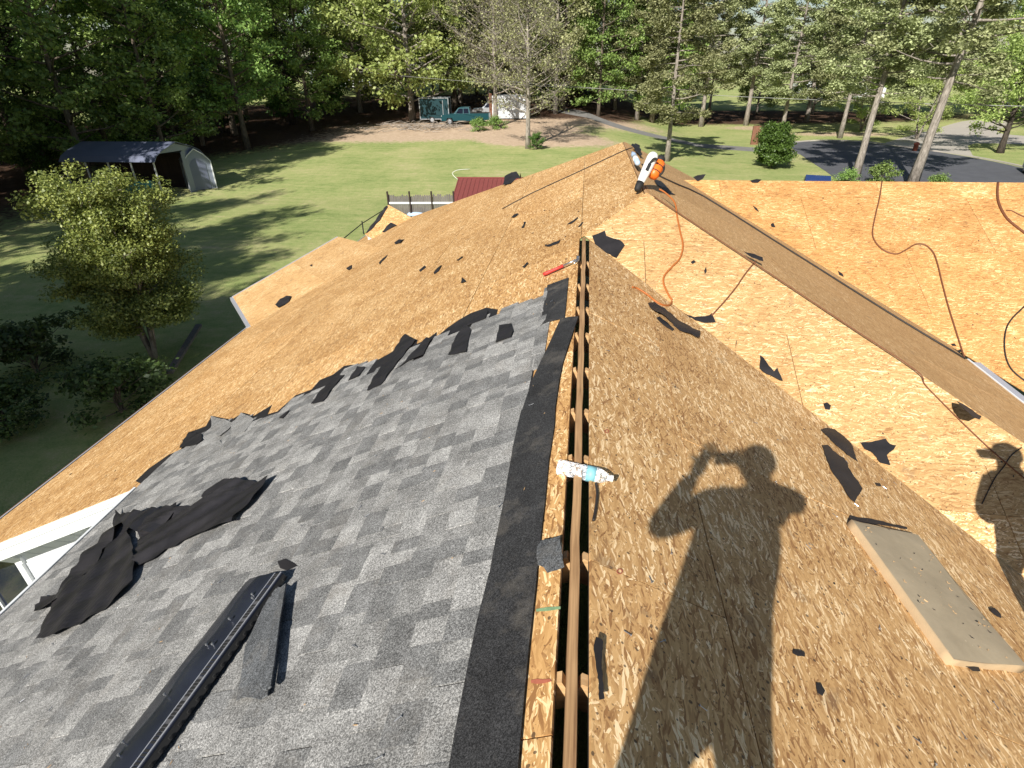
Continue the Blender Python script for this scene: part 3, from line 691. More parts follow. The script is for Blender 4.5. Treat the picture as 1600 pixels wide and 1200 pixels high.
# the big torn sheet at lower left, in three overlapping pieces
tear([(427, 753), (404, 756), (385, 756), (366, 754), (347, 756), (330, 768), (319, 780), (322, 787), (300, 794), (284, 797), (262, 798), (250, 806), (236, 815), (222, 838), (216, 884), (222, 888), (245, 877), (262, 862), (278, 858), (287, 850), (300, 845), (330, 836), (369, 823), (374, 814), (397, 792), (413, 772)], 'PL',
     'big torn sheet of black roofing felt on grey shingles, upper part with pointed tip', lambda u, v: .008+.028*abs(math.sin(v*4.3+u*3.1+1.))**2+.014*abs(math.sin(u*9+v*5))+.008*math.sin(u*31+v*17), 'felt_sheen', amp=1.2, step=14, seed=3, cell=.035, lift=.012)
tear([(222, 812), (198, 806), (186, 812), (178, 840), (168, 870), (152, 892), (142, 905), (120, 912), (100, 930), (92, 938), (80, 972), (62, 1008), (78, 1006), (100, 996), (130, 980), (165, 958), (195, 935), (214, 912), (219, 888), (214, 860), (204, 836)], 'PL',
     'torn sheet of black roofing felt curling over grey shingles near the white eave, lower part', lambda u, v: .008+.03*abs(math.sin(v*4.1-u*3.7+.5))**2+.014*abs(math.sin(v*8+u*7))+.008*math.sin(v*29-u*19), 'felt_sheen', amp=1.2, step=13, seed=5, cell=.035, lift=.012)
tear([(186, 802), (178, 830), (160, 856), (140, 872), (132, 885), (118, 895), (104, 914), (92, 930), (70, 937), (58, 948), (56, 958), (72, 960), (98, 944), (112, 932), (124, 918), (138, 902), (158, 876), (180, 850), (196, 824), (202, 812)], 'PL',
     'ragged folded flap of black felt beside the white eave trim', lambda u, v: .03+.025*math.sin(v*8+u*5)+.012*math.sin(u*23), 'felt_sheen', amp=2, step=8, seed=8, cell=.035, lift=.012)
tear([(192, 818), (206, 808), (232, 806), (244, 800), (272, 796), (281, 790), (276, 806), (262, 822), (246, 836), (226, 838), (206, 834)], 'PL',
     'crumpled black felt flap folded over between the two torn sheets', lambda u, v: .04+.025*math.sin(v*9-u*6)+.012*math.sin(v*27), 'felt_sheen', amp=1.5, step=8, seed=12, cell=.03, lift=.012)
# spray paint and chalk marks left by the roofers
M_['paint_red'] = plain('red_spray_paint', (.42, .13, .075), .7, 0, .4, 60); M_['paint_green'] = plain('green_crayon', (.22, .34, .18), .7, 0, .5, 60)
mark('PL', [(830, 1063), (840, 1061), (848, 1062), (860, 1061), (862, 1065), (850, 1068), (838, 1069), (830, 1067)], 'paint_red', 'red paint stroke')
mark('PL', [(838, 952), (856, 949), (876, 948), (876, 952), (856, 955), (838, 956)], 'paint_green', 'green crayon stroke')
for cx, cy, r_ in ((968, 893, 5), (948, 674, 3.5)):
    ring = [(cx+r_*math.cos(a*.5236), cy+r_*.9*math.sin(a*.5236)) for a in range(12)]+[(cx+r_, cy+.01)]+[(cx+r_*.62*math.cos(-a*.5236), cy+r_*.56*math.sin(-a*.5236)) for a in range(12)]+[(cx+r_*.62, cy-.01)]
    mark('Q', ring[:13]+ring[13:], 'paint_red', 'small red paint ring')
# named scraps
BIG = [
 ('Q', [(1283, 697), (1292, 696), (1300, 705), (1318, 716), (1327, 735), (1340, 752), (1347, 764), (1334, 786), (1328, 782), (1310, 752), (1296, 733), (1287, 712)], 'long curved strip of black felt on brown sheathing right of the taller shadow', .006),
 ('Q', [(1281, 673), (1292, 669), (1303, 672), (1320, 688), (1330, 700), (1340, 722), (1322, 712), (1302, 694)], 'small folded strip of black felt above the long curved strip', .012),
 ('HIP', [(1344, 692), (1362, 691), (1383, 686), (1390, 694), (1400, 696), (1396, 703), (1385, 712), (1390, 728), (1374, 724), (1362, 708), (1350, 702)], 'ragged black felt scrap with two holes on the pale slope near the valley', .006),
 ('Q', [(1012, 474), (1022, 473), (1032, 481), (1052, 494), (1060, 501), (1074, 508), (1086, 519), (1092, 520), (1089, 531), (1078, 525), (1060, 517), (1048, 507), (1036, 498), (1020, 488)], 'wavy strip of black felt lying across the brown sheathing below the orange cord', .02),
 ('Q', [(1025, 497), (1030, 495), (1040, 503), (1053, 515), (1050, 518), (1040, 512), (1030, 503)], 'short black felt sliver below the wavy strip', .004),
 ('HIP', [(1064, 489), (1075, 493), (1085, 496), (1108, 493), (1112, 490), (1116, 499), (1118, 504), (1100, 505), (1086, 501), (1072, 494)], 'narrow black felt scrap on the valley where the thin cord ends', .006),
 ('HIP', [(925, 369), (934, 366), (945, 361), (947, 369), (959, 374), (972, 379), (976, 384), (968, 396), (963, 404), (953, 398), (940, 392), (930, 383)], 'black felt patch where the ridge board meets the pale slope', .006),
 ('HIP', [(1187, 556), (1192, 560), (1200, 574), (1208, 583), (1213, 577), (1219, 590), (1222, 597), (1210, 592), (1197, 586), (1186, 577)], 'spiky black felt scrap on the edge of the valley', .015),
 ('HIP', [(1162, 394), (1172, 397), (1184, 401), (1191, 403), (1192, 410), (1182, 407), (1172, 403)], 'small black felt flap on the hip line where the thin cord starts', .012),
 ('QB', [(1494, 628), (1500, 630), (1512, 637), (1526, 648), (1532, 652), (1529, 657), (1518, 653), (1506, 643)], 'dark felt scrap lying on the hip line at the right edge', .01),
 ('Q', [(1266, 631), (1270, 634), (1278, 640), (1285, 648), (1284, 651), (1276, 646), (1270, 640)], 'thin black felt curl in the valley beside a round scrap', .01),
 ('HIP', [(1286, 631), (1292, 629), (1298, 634), (1296, 641), (1289, 640)], 'round dark felt scrap beside the thin curl', .008),
 ('Q', [(1556, 822), (1570, 838), (1584, 840), (1600, 842), (1612, 850), (1612, 880), (1598, 890), (1584, 880), (1566, 862), (1554, 845)], 'crumpled sheet of black felt in the standing worker\'s shadow at the right edge', .05),
 ('Q', [(1532, 832), (1545, 836), (1552, 848), (1562, 862), (1552, 862), (1540, 850)], 'small curled felt flap beside the crumpled sheet at the right edge', .02),
 ('PL', [(844, 866), (850, 852), (872, 851), (882, 849), (884, 866), (889, 898), (876, 903), (862, 906), (856, 897), (846, 893)], 'square scrap of grey shingle lapping onto the bare ridge edge', .018),
 ('PL', [(856, 463), (858, 461)], None, 0),
 ('Q', [(926, 1001), (935, 1005), (937, 1008), (934, 1040), (938, 1098), (930, 1100), (928, 1060), (922, 1020)], 'thin upright strip of dark shingle on the sheathing beside the ridge slot', .004),
 ('Q', [(1238, 1016), (1246, 1017), (1256, 1021), (1256, 1027), (1245, 1026), (1237, 1021)], 'flat black felt chip right of the legs of the shadow', .004),
 ('Q', [(1274, 1068), (1282, 1069), (1288, 1080), (1284, 1088), (1276, 1083)], 'small round black felt chip below the flat chip', .006),
 ('Q', [(1502, 1035), (1512, 1034), (1526, 1042), (1530, 1050), (1518, 1050), (1506, 1043)], 'black felt chip lying just below the foam pad', .008),
 ('Q', [(1544, 953), (1550, 952), (1560, 962), (1561, 968), (1554, 965), (1546, 958)], 'small black felt chip right of the foam pad', .008),
 ('Q', [(1366, 755), (1374, 756), (1376, 761), (1369, 760)], 'tiny black felt chip between the curved strip and the foam pad', .004),
 ('BAYX', [], None, 0),
]
BIG2 = [('PL', [(722, 434), (726, 437), (729, 441), (721, 444)], 'small triangular felt scrap in the middle of the orange slope', .01),
 ('PL', [(851, 385), (865, 379), (876, 375), (874, 380), (858, 386)], 'long dark felt sliver high on the orange slope near the ridge board', .008),
 ('PL', [(655, 423), (664, 416), (666, 418), (657, 425)], 'short felt sliver on the orange slope, left of a pair', .008),
 ('PL', [(678, 427), (688, 416), (691, 415), (686, 424), (679, 429)], 'short felt sliver on the orange slope, right of a pair', .008),
 ('PL', [(713, 407), (722, 401), (724, 402), (716, 408)], 'short felt sliver above the pair on the orange slope', .008),
 ('PL', [(815, 357), (819, 347), (822, 347), (819, 356)], 'upright felt sliver high on the orange slope', .008),
 ('PL', [(799, 340), (808, 334), (811, 335), (803, 341)], 'felt sliver just below the black chalk line', .008),
 ('PL', [(886, 351), (900, 342), (904, 341), (893, 350)], 'felt sliver near the top of the orange slope, left of two', .008),
 ('PL', [(903, 355), (910, 348), (912, 348), (906, 355)], 'felt sliver near the top of the orange slope, right of two', .008),
 ('PL', [(817, 418), (825, 411), (826, 413), (819, 420)], 'felt sliver left of the red hammer', .008),
 ('PL', [(594, 414), (592, 411), (598, 404), (606, 398), (604, 402)], 'thin dark felt sliver near the corner face', .005),
 ('HIP', [(1079, 410), (1084, 407), (1087, 410), (1082, 413)], 'small black chip on the pale slope right of the orange cord', .005),
 ('HIP', [(1100, 424), (1103, 417), (1104, 425), (1101, 429)], 'small upright black chip on the pale slope', .005),
 ('C', [(1172, 283), (1182, 280), (1190, 281), (1184, 286), (1175, 286)], 'grey felt scrap on the wing ridge above the orange slope', .01),
 ('C', [(1083, 277), (1090, 274), (1102, 275), (1098, 280), (1090, 284)], 'crumpled dark felt at the top corner of the wing roof', .04),
 ('C', [(1176, 322), (1182, 326), (1186, 332), (1180, 328)], 'curled grey felt chip on the wing slope', .008),
 ('C', [(1204, 351), (1208, 349), (1211, 356), (1205, 355)], 'small black chip low on the wing slope by the valley', .008),
 ('C', [(1309, 424), (1316, 428), (1318, 433), (1311, 430)], 'black chip in the wing valley', .008),
 ('C', [(1463, 530), (1467, 531), (1469, 537), (1465, 536)], 'black chip near the foot of the wing valley, left of the cluster', .008),
 ('C', [(1485, 538), (1491, 537), (1494, 541), (1488, 541)], 'black chip near the foot of the wing valley, upper of the cluster', .008),
 ('C', [(1495, 548), (1501, 546), (1502, 550), (1497, 551)], 'black chip near the foot of the wing valley, lower of the cluster', .008),
 ('HIP', [(1147, 556), (1150, 533), (1151, 533), (1149, 546), (1149, 549)], 'thin black felt thread on the pale slope', .003)]
for i, (pl_, px, lb, h) in enumerate(BIG+BIG2):
    if lb is None: continue
    tear(px, pl_, lb, wav(h, 13, 17, i), 'felt' if 'grey shingle' not in lb else 'granule_scrap', seed=40+i, amp=.9, step=5, lift=.003 if 'shingle' not in lb else .02, cell=.03)
for pxs, lb in (([(548, 455+14), (552, 470)], ''),):
    pass
def on_bay(px, py): return onp(ga, BN, px, py)
PLANES['BAYP'] = (-BN.x/BN.z, -BN.y/BN.z, (BN.dot(ga))/BN.z)
PLANES['FARP'] = (-Nc.x/Nc.z, -Nc.y/Nc.z, (Nc.dot(pz0))/Nc.z)
tear([(430, 476), (438, 468), (448, 462), (456, 464), (452, 472), (444, 478), (436, 482)], 'BAYP', 'crumpled black felt scrap low on the corner roof face', wav(.02, 13, 17), seed=90, amp=.7, step=6)
tear([(541, 420), (546, 415), (550, 414), (550, 420), (545, 423)], 'PL', 'round black felt scrap near the edge of the corner roof face', wav(.01, 13, 17), seed=91, amp=.5, step=6)
tear([(484, 415), (488, 413), (488, 417)], 'BAYP', 'tiny felt chip in the middle of the corner roof face', wav(.004, 13, 17), seed=92, amp=.3, step=6)
tear([(597, 363), (604, 354), (611, 348), (621, 353), (610, 357), (602, 363)], 'FARP', 'ragged black felt scrap on the farthest small roof face', wav(.02, 13, 17), seed=93, amp=.7, step=5)
tear([(572, 366), (582, 350), (590, 340), (604, 322), (607, 323), (600, 334), (594, 345), (584, 356)], 'FARP', 'strip of torn felt along the edge of the farthest small roof face', wav(.02, 13, 17), seed=94, amp=1, step=5)
tear([(616, 379), (622, 376), (632, 374), (626, 381), (618, 382)], 'PL', 'dark felt flap where the corner roof face meets the orange slope', wav(.02, 13, 17), seed=95, amp=.5, step=5)
tear([(786, 292), (795, 281), (800, 273), (806, 272), (818, 280), (808, 279), (798, 288)], 'PL', 'bunched dark felt sticking up on the far hip line', wav(.09, 6, 7), seed=96, amp=.8, step=5, lift=.01)
# countless little crumbs
def crumbs(plane, reg, n, seed, smin=.006, smax=.03):
    r = random.Random(seed); U, V, N = frame(plane); mb = MB()
    for _ in range(n):
        a, b = r.uniform(reg[0], reg[1]), r.uniform(reg[2], reg[3]); p = pz(plane, a, b)
        if plane == 'PL' and (ytop(dd(a)) > b-.1 or a < XE+.05): continue
        if plane == 'HIP' and (b > YA+(a-AX)-.05 or b < YA-(a-AX)+.05 or b > HY-(a-HX)-.05): continue
        if plane == 'C' and b < YC-(a-XC)+.1: continue
        s = r.uniform(smin, smax)*r.choice([.4, .6, 1]); t = r.uniform(0, 6.3); X = U*math.cos(t)+V*math.sin(t); Y = N.cross(X); w_ = s*r.uniform(.25, .8); z = r.uniform(.001, .008)
        q = [p+X*s*r.uniform(.3, .6)+N*z, p+Y*w_*.5+N*.003, p-X*s*r.uniform(.3, .6)+N*z*.7, p-Y*w_*.5+N*.002]
        mb.slab(q, N, .002)
    return mb.v and mb
allc = MB()
for a in [('PL', (XE, .0, 3.8, 15), 420, 1, .012, .06), ('Q', (.15, 3.0, .3, 5), 260, 2, .004, .022), ('HIP', (.5, 4, 3.4, 6.6), 110, 3, .006, .03), ('C', (2.2, 12, 5.2, 10), 110, 4, .01, .05)]:
    c = crumbs(*a)
    if c: allc.add(c.v, c.f)
tag(allc.build('felt_crumbs', M_['felt']), 'tiny black crumbs of felt and granules strewn over the bare sheathing', 'debris', kind='stuff')
# pale splinters
mbs = MB(); r = random.Random(5)
for _ in range(70):
    a, b = r.uniform(-3.6, -.1), r.uniform(.5, 4.5); p = pz('PL', a, b)
    if dd(a) < 0 : continue
    t = r.uniform(0, 6.3); U, V, N = frame('PL'); X = U*math.cos(t)+V*math.sin(t); Y = N.cross(X); s = r.uniform(.003, .012)
    if b < ytop(dd(a))-.1: mbs.slab([p+X*s+N*.018, p+Y*.0015+N*.018, p-X*s+N*.018, p-Y*.0015+N*.018], N, .002)
tag(mbs.build('wood_splinters', M_['rafter']), 'tiny pale wood splinters scattered over the shingles', 'debris', kind='stuff')
r = random.Random(9); U, V, N = frame('PL')
nl = MB()
for _ in range(46):
    a_, b_ = r.uniform(-3.4, -.2), r.uniform(.6, 4.4)
    if b_ > ytop(dd(a_))-.1: continue
    p = pz('PL', a_, b_)+N*.016; t = r.uniform(0, 6.3); X = Vector((math.cos(t), math.sin(t), m*math.cos(t))).normalized()
    nl.tube([p, p+X*.028], .0016, 5); nl.tube([p-X*.001, p+X*.001], .005, 7)
U, V, N = frame('Q')
for _ in range(40):
    a_, b_ = r.uniform(.2, 2.4), r.uniform(.8, 3.6); p = pz('Q', a_, b_)+N*.004; t = r.uniform(0, 6.3); X = Vector((math.cos(t), math.sin(t), -m*math.cos(t))).normalized()
    nl.tube([p, p+X*.028], .0016, 5); nl.tube([p-X*.001, p+X*.001], .005, 7)
tag(nl.build('loose_nails', M_['steel']), 'pulled roofing nails scattered over shingles and sheathing', 'nails', kind='stuff')
# cords and ropes
def cord(name, px, plane, rad, mat, label, cat='cord', lift=None, n=5, pts=None):
    p = pts or [on(plane, *q)+Vector((0, 0, rad*1.1)) for q in px]
    p = smooth_loop(p, n, False); mb = MB(); mb.tube(p, rad, 6); o = mb.build(name, M_[mat], None, True); tag(o, label, cat); return o
cord('extension_cord', [(1030, 297), (1040, 303), (1054, 318), (1058, 340), (1063, 365), (1067, 385), (1062, 405), (1050, 418), (1038, 432), (1037, 445), (1045, 463), (1050, 470)], 'HIP', .009, 'cord_orange', 'orange cord looping down the pale slope from the leaf blower')
cord('extension_cord', [(1050, 472), (1046, 478), (1036, 478), (1024, 472), (1012, 462), (996, 452), (988, 450)], 'Q', .009, 'cord_orange', 'curl of brown orange cord lying at the valley on the brown sheathing')
_hp = [pz('HIP', HX+.03+t, HY-.03-t)+Vector((-.01, -.04, .02)) for t in (.05, .5, 1.1, 1.7, 2.1)]
cord('air_hose', None, 'HIP', .0052, 'cord_brown', 'long brown orange air hose running down the hip line and off across the pale slope', 'hose', pts=_hp+[on('HIP', *q)+Vector((0, 0, .01)) for q in ((1445, 603), (1475, 634), (1505, 664), (1545, 702), (1575, 728), (1625, 770))])
cord('extension_cord', [(1378, 284), (1374, 310), (1367, 340), (1363, 365), (1368, 380), (1382, 393), (1400, 398), (1414, 392), (1430, 383), (1445, 384), (1458, 396), (1465, 415), (1471, 440), (1480, 475), (1490, 508), (1500, 540), (1507, 562)], 'C', .010, 'cord_brown', 'thin brown cord winding down the wing slope in an S curve')
cord('air_hose', [(1559, 287), (1558, 305), (1561, 322), (1572, 342), (1590, 358), (1615, 376)], 'C', .016, 'cord_brown', 'thick reddish brown hose over the wing ridge at the right edge', 'hose')
cord('extension_cord', [(1572, 330), (1580, 330), (1592, 336), (1615, 346)], 'C', .008, 'cord_brown', 'short brown cord branching off beside the thick hose')
cord('extension_cord', [(1625, 455), (1600, 480), (1580, 500), (1571, 518), (1569, 545), (1575, 570), (1590, 588), (1620, 608)], 'C', .009, 'cord_black', 'dark cord bowing in from the right edge of the wing slope')
cord('rope', [(1181, 409), (1165, 428), (1150, 450), (1132, 472), (1112, 494)], 'HIP', .007, 'cord_brown', 'thin dark cord stretched straight across the pale slope to the valley')
cord('rope', [(785, 327), (830, 303), (880, 280), (930, 257), (975, 236), (988, 232)], 'PL', .009, 'cord_black', 'black line stretched across the top of the orange slope to the ridge', 'rope', n=2)
cord('rope', [(1003, 258), (1022, 272), (1060, 290), (1100, 308), (1200, 371), (1300, 434), (1400, 497), (1508, 562)], 'QB', .011, 'cord_black', 'black line running down the length of the narrow brown slope to the gutter', 'rope', n=2)
cord('rope', [(1596, 700), (1580, 712), (1568, 730), (1556, 745), (1545, 765), (1534, 788)], 'HIP', .004, 'cord_black', 'thin black wire trailing through the capped shadow at the right', 'wire')
# water bottle across the ridge slot
a = on('PL', 870, 729, .045); b = on('Q', 958, 748, .045); ax = (b-a).normalized()
bo = empty('water_bottle', (a+b)/2-Vector((0, 0, .04)), 'clear plastic water bottle with pale blue label lying across the ridge slot', 'bottle')
L_ = (b-a).length; rb = .036
mb = MB(); prof = [(0, .012), (.01, .030), (.04, rb), (.10, rb*.97), (.13, rb), (.2, rb*.95), (.24, rb), (.31, rb*.95), (.35, rb), (.43, rb*.94), (.48, rb), (.52, rb*.98), (.70, rb*.98), (.72, rb), (.80, rb*.86), (.88, rb*.58), (.92, rb*.4), (.96, rb*.37)]
mb.lathe(a, b, prof, 20); mb.build('bottle_body', M_['bottle'], bo, True)
mb = MB(); mb.lathe(a, b, [(.53, rb*1.01), (.69, rb*1.01)], 20); mb.build('label', M_['bluelabel'], bo, True)
mb = MB(); mb.lathe(a, b, [(.945, rb*.42), (1.0, rb*.42)], 14); mb.build('cap', M_['whiteplastic'], bo, False)
cord('felt_thread', [(931, 757), (933, 775), (930, 800), (927, 815)], 'Q', .006, 'cord_black', 'dark thin strip hanging below the bottle on the sheathing', 'felt scrap')
# hammer
hm = empty('hammer', on('PL', 880, 415), 'claw hammer with red grip and steel head resting against the ridge board', 'hammer')
a, b = on('PL', 849, 429, .03), on('PL', 903, 405, .035); g = a.lerp(b, .58)
mb = MB(); mb.tube([a, a.lerp(g, .15), a.lerp(g, .6), g], [.017, .019, .015, .017], 8); mb.build('grip', M_['red'], hm, True)
mb = MB(); mb.tube([g, b], [.010, .010], 8); mb.build('shaft', M_['steel'], hm, True)
mb = MB(); X = (b-a).normalized(); Nn = nrm('PL'); S = Nn.cross(X).normalized()
mb.tube([b+S*.06-X*.0, b+S*.04, b+S*.02, b-S*.02, b-S*.05+X*-.01, b-S*.085-X*.04], [.018, .018, .012, .016, .011, .004], 8); mb.tube([b-S*.04+Nn*.008, b-S*.085-X*.02+Nn*.014], [.009, .004], 6)
mb.build('head', M_['steel'], hm, True)
# leaf blower on the upper ridge
bl = empty('leaf_blower', on('PL', 1010, 285), 'white and orange handheld leaf blower sitting on the peak of the upper ridge', 'leaf blower')
yb = 6.98
def bp(px, py, y=yb): return at_dist(px, py, y)
t0, t1 = bp(1000, 287, 6.86), bp(1022, 241, 7.12)
mb = MB(); X = (t1-t0).normalized(); Yv = X.cross(FW).normalized(); Zv = X.cross(Yv)
sec = [(0, .036), (.12, .046), (.35, .054), (.6, .06), (.85, .064), (.95, .058), (1, .045)]
mb.lathe(t0, t1, sec, 16); mb.build('blower_tube', M_['whiteplastic'], bl, True)
mb = MB(); mb.lathe(t0-X*.10, t0+X*.012, [(0, .022), (.15, .036), (.6, .043), (1, .045)], 16); mb.build('nozzle', M_['blackmatt'], bl, True)
c0, c1 = bp(1018, 278, 7.0), bp(1033, 252, 7.14)
mb = MB(); mb.lathe(c0, c1, [(0, .03), (.08, .058), (.3, .07), (.7, .07), (.92, .06), (1, .035)], 14); mb.build('engine_housing', M_['orange'], bl, True)
for tt in (.3, .62):
    q = c0.lerp(c1, tt); mb = MB(); mb.lathe(q-X*.006, q+X*.006, [(0, .0712), (1, .0712)], 14); mb.build('cooling_fin', M_['blackmatt'], bl, True)
mb = MB(); e0, e1 = bp(1027, 255, 7.2), bp(1036, 245, 7.24); mb.lathe(e0, e1, [(0, .03), (.2, .05), (.8, .05), (1, .03)], 12); mb.build('motor_cap', M_['blackmatt'], bl, True)
mb = MB(); mb.tube(smooth_loop([bp(1013, 276), bp(1010, 266), bp(1015, 256), bp(1022, 248), bp(1027, 250)], 4, False), .014, 8); mb.build('handle', M_['blackmatt'], bl, True)
mb = MB(); mb.tube(smooth_loop([bp(1034, 256, 7.1), bp(1038, 262, 7.05), bp(1035, 270, 7.0), bp(1030, 274, 7.0)], 4, False), .011, 6); mb.build('handle', M_['blackmatt'], bl, True)
mb = MB(); mb.box(t0.lerp(t1, .5)-FW*.058, .10, .035, .012, X, Yv, Zv); mb.build('vent_plate', M_['blackmatt'], bl)
# small bottle / can behind the blower
a, b = at_dist(997, 256, 8.1), at_dist(988, 238, 8.6)
ct = empty('spray_can', (a+b)/2, 'pale blue and white bottle lying in the upper ridge slot behind the blower', 'bottle')
mb = MB(); mb.lathe(a, b, [(0, .02), (.05, .036), (.8, .036), (.9, .02), (1, .015)], 12); mb.build('bottle_body', M_['paleblue'], ct, True)
mb = MB(); mb.lathe(a, b, [(.3, .038), (.55, .038)], 12); mb.build('label', M_['whiteplastic'], ct, True)
tear([(983, 232), (990, 229), (997, 233), (1002, 247), (997, 246), (990, 236)], 'QB', 'black felt rag tucked round the upper ridge by the pale blue bottle', wav(.04, 9, 9), seed=99, amp=.6, step=5, lift=.02)
# felt strap from the blower along the hip
tear([(1020, 282), (1032, 284), (1045, 297), (1055, 305), (1046, 304), (1034, 294), (1024, 288)], 'QB', 'black felt strip lying in the blower shadow on the narrow slope', wav(.01, 9, 9), seed=98, amp=.6, step=5)
# foam pad
U, V, N = frame('Q'); b0 = on('Q', 1322, 819); b1 = on('Q', 1474, 1034); L0 = (b1-b0)
e = L0.normalized(); sd_ = N.cross(e).normalized(); sd_ = sd_ if sd_.x > 0 else -sd_
TH = .052; t3 = on('Q', 1418, 829, 0); 
wd = (onp(b0+N*TH, N, 1420, 829)-(b0+N*TH)).dot(sd_)
sh = (onp(b0+N*TH, N, 1420, 829)-(b0+N*TH)).dot(e)
wd *= 1.16; L0 = L0*1.02
pad = empty('foam_pad', b0, 'thick grey tan foam pad dusted with chips on brown sheathing', 'foam pad')
mb = MB(); nu, nv = 16, 8; r = random.Random(4)
def padp(u, v, h): return b0+e*(u*L0.length+sh*v*(1-.0))+sd_*(v*wd)+N*h
vt = {}; vs = []; fs = []
for i in range(nu+1):
    for j in range(nv+1):
        u, v = i/nu, j/nv; edge = min(i, nu-i, 2)/2, min(j, nv-j, 2)/2; h = TH-.008*(1-min(edge))**2-.006*math.sin(u*7+1)*math.sin(v*5)+r.uniform(-.001, .001)
        uu, vv = u, v
        vt[i, j] = len(vs); vs.append(padp(uu*.985+.0075, vv*.97+.015, h))
for i in range(nu):
    for j in range(nv): fs.append((vt[i, j], vt[i, j+1], vt[i+1, j+1], vt[i+1, j]))
mb.add(vs, fs); mb.build('pad_top', M_['foam_grey'], pad, True)
mb = MB(); vs = []; ring = [(i/nu, 0) for i in range(nu+1)]+[(1, j/nv) for j in range(1, nv+1)]+[(1-i/nu, 1) for i in range(1, nu+1)]+[(0, 1-j/nv) for j in range(1, nv)]
K = len(ring)
for u, v in ring: vs.append(padp(u*.985+.0075, v*.97+.015, TH-.012-.006*math.sin(u*7+1)*math.sin(v*5)+.0045))
for u, v in ring: vs.append(padp(u, v, TH*.80)+N*r.uniform(-.002, .002))
for u, v in ring: vs.append(padp(u*1.0+r.uniform(-.004, .004), v+r.uniform(-.006, .006), .0))
fs = [(k*K+i, k*K+(i+1) % K, (k+1)*K+(i+1) % K, (k+1)*K+i) for k in range(2) for i in range(K)]
mb.add(vs, fs); M_['foam_tan'] = plain('foam_side', (.47, .34, .20), .95, 0, .2, 12); mb.build('pad_side', M_['foam_tan'], pad, True)
mb = MB(); r = random.Random(8)
for _ in range(60):
    u, v = r.gauss(.5, .28), r.uniform(.05, .9)
    if not 0.03 < u < .97: continue
    p = padp(u, v, TH+.002); t = r.uniform(0, 6.3); X = e*math.cos(t)+sd_*math.sin(t); Y = N.cross(X); s = r.uniform(.003, .012)
    mb.slab([p+X*s+N*.004, p+Y*s*.3, p-X*s+N*.003, p-Y*s*.3], N, .002, r.choice([0, 0, 1]))
mb.build('wood_chips', [M_['rafter'], M_['felt']], pad)['kind'] = 'stuff'
tear([(1322, 819), (1327, 806), (1340, 810), (1360, 812), (1385, 818), (1416, 825), (1416, 828), (1380, 822), (1350, 818), (1336, 820)], 'Q', 'thin black strip painting the shadow along the far top edge of the foam pad', wav(.004, 13, 9), seed=77, amp=.6, step=8)  # dark strip standing in for the shadow at the pad's far edge
# ridge vent section lying on the shingles
U, V, N = frame('PL')
v1, v2 = on('PL', 385, 912, .03), on('PL', 168, 1192, .03); w1 = on('PL', 458, 905, .05)
e = (v2-v1).normalized(); s = N.cross(e).normalized(); s = s if (w1-v1).dot(s) > 0 else -s
Wd = .315; base = v1+e*0
rv = empty('ridge_vent', base, 'black plastic ridge vent with slotted edge lying on the grey shingles', 'ridge vent')
LV = 1.22
def vp(u, w_, h): return base+e*u*LV+s*w_*Wd+N*(h-.0)
prof = [(0, .0), (.02, .010), (.16, .022), (.17, .026), (.5, .036), (.80, .030), (.82, .028), (.99, .030), (1.0, .026)]
def tilt(w_): return .003+.010*w_
mb = MB(); nU = 28; vs = []; fs = []
for i in range(nU+1):
    u = i/nU; bul = .006*math.sin(u*math.pi*6.5)
    for w_, h in prof: vs.append(vp(u, w_, h+tilt(w_)+(bul if .15 < w_ < .85 else 0)))
np_ = len(prof)
for i in range(nU):
    for j in range(np_-1): fs.append((i*np_+j, i*np_+j+1, (i+1)*np_+j+1, (i+1)*np_+j))
n0 = len(vs); 
for i in range(nU+1):
    u = i/nU
    for w_, h in prof: vs.append(vp(u, w_, h+tilt(w_)-.004+(.006*math.sin(u*math.pi*6.5) if .15 < w_ < .85 else 0)))
for i in range(nU):
    for j in range(np_-1): fs.append((n0+i*np_+j, n0+(i+1)*np_+j, n0+(i+1)*np_+j+1, n0+i*np_+j+1))
mb.add(vs, fs); mb.build('vent_top', M_['blackplastic'], rv, True)
mb = MB(); mb.slab([vp(0, .825, .0295+tilt(.83)), vp(1, .825, .0295+tilt(.83)), vp(1, .99, .031+tilt(.99)), vp(0, .99, .031+tilt(.99))], N, .003); mb.build('slot_band', M_['vent_grey'], rv)
mb = MB()   # baffle louvres down the slotted edge
for i in range(78):
    if i % 6 == 5: continue
    u = (i+.5)/78; mb.box(vp(u, .905, .0315+tilt(.9)), .0095, .036, .003, e, s, N)
mb.build('louvre', M_['blackmatt'], rv)['kind'] = 'stuff'
mb = MB()
for w_ in (.84, .985): mb.box(vp(.5, w_, .033+tilt(w_)), LV, .004, .004, e, s, N)
mb.build('edge_rib', M_['gutter'], rv)
mb = MB(); mb.slab([vp(0, .99, .027+tilt(1)), vp(1, .99, .027+tilt(1)), vp(1, 1.02, .004), vp(0, 1.02, .004)], (s+N*.2).normalized(), .003)
for i in range(24): mb.box(vp((i+.5)/24, 1.03, .018), .012, .008, .010, e, s, N)
mb.build('side_baffle', M_['blackmatt'], rv)
for k, (u, w_) in enumerate([(.11, .72), (.13, .80), (.22, .60), (.33, .52), (.33, .66), (.52, .42), (.68, .30), (.72, .44), (.9, .4)]):
    mb = MB(); mb.lathe(vp(u, w_, .036+tilt(w_)), vp(u, w_, .052+tilt(w_)), [(0, .003), (.6, .003), (.6, .006), (1, .005)], 8); mb.build('nail', M_['steel'], rv)
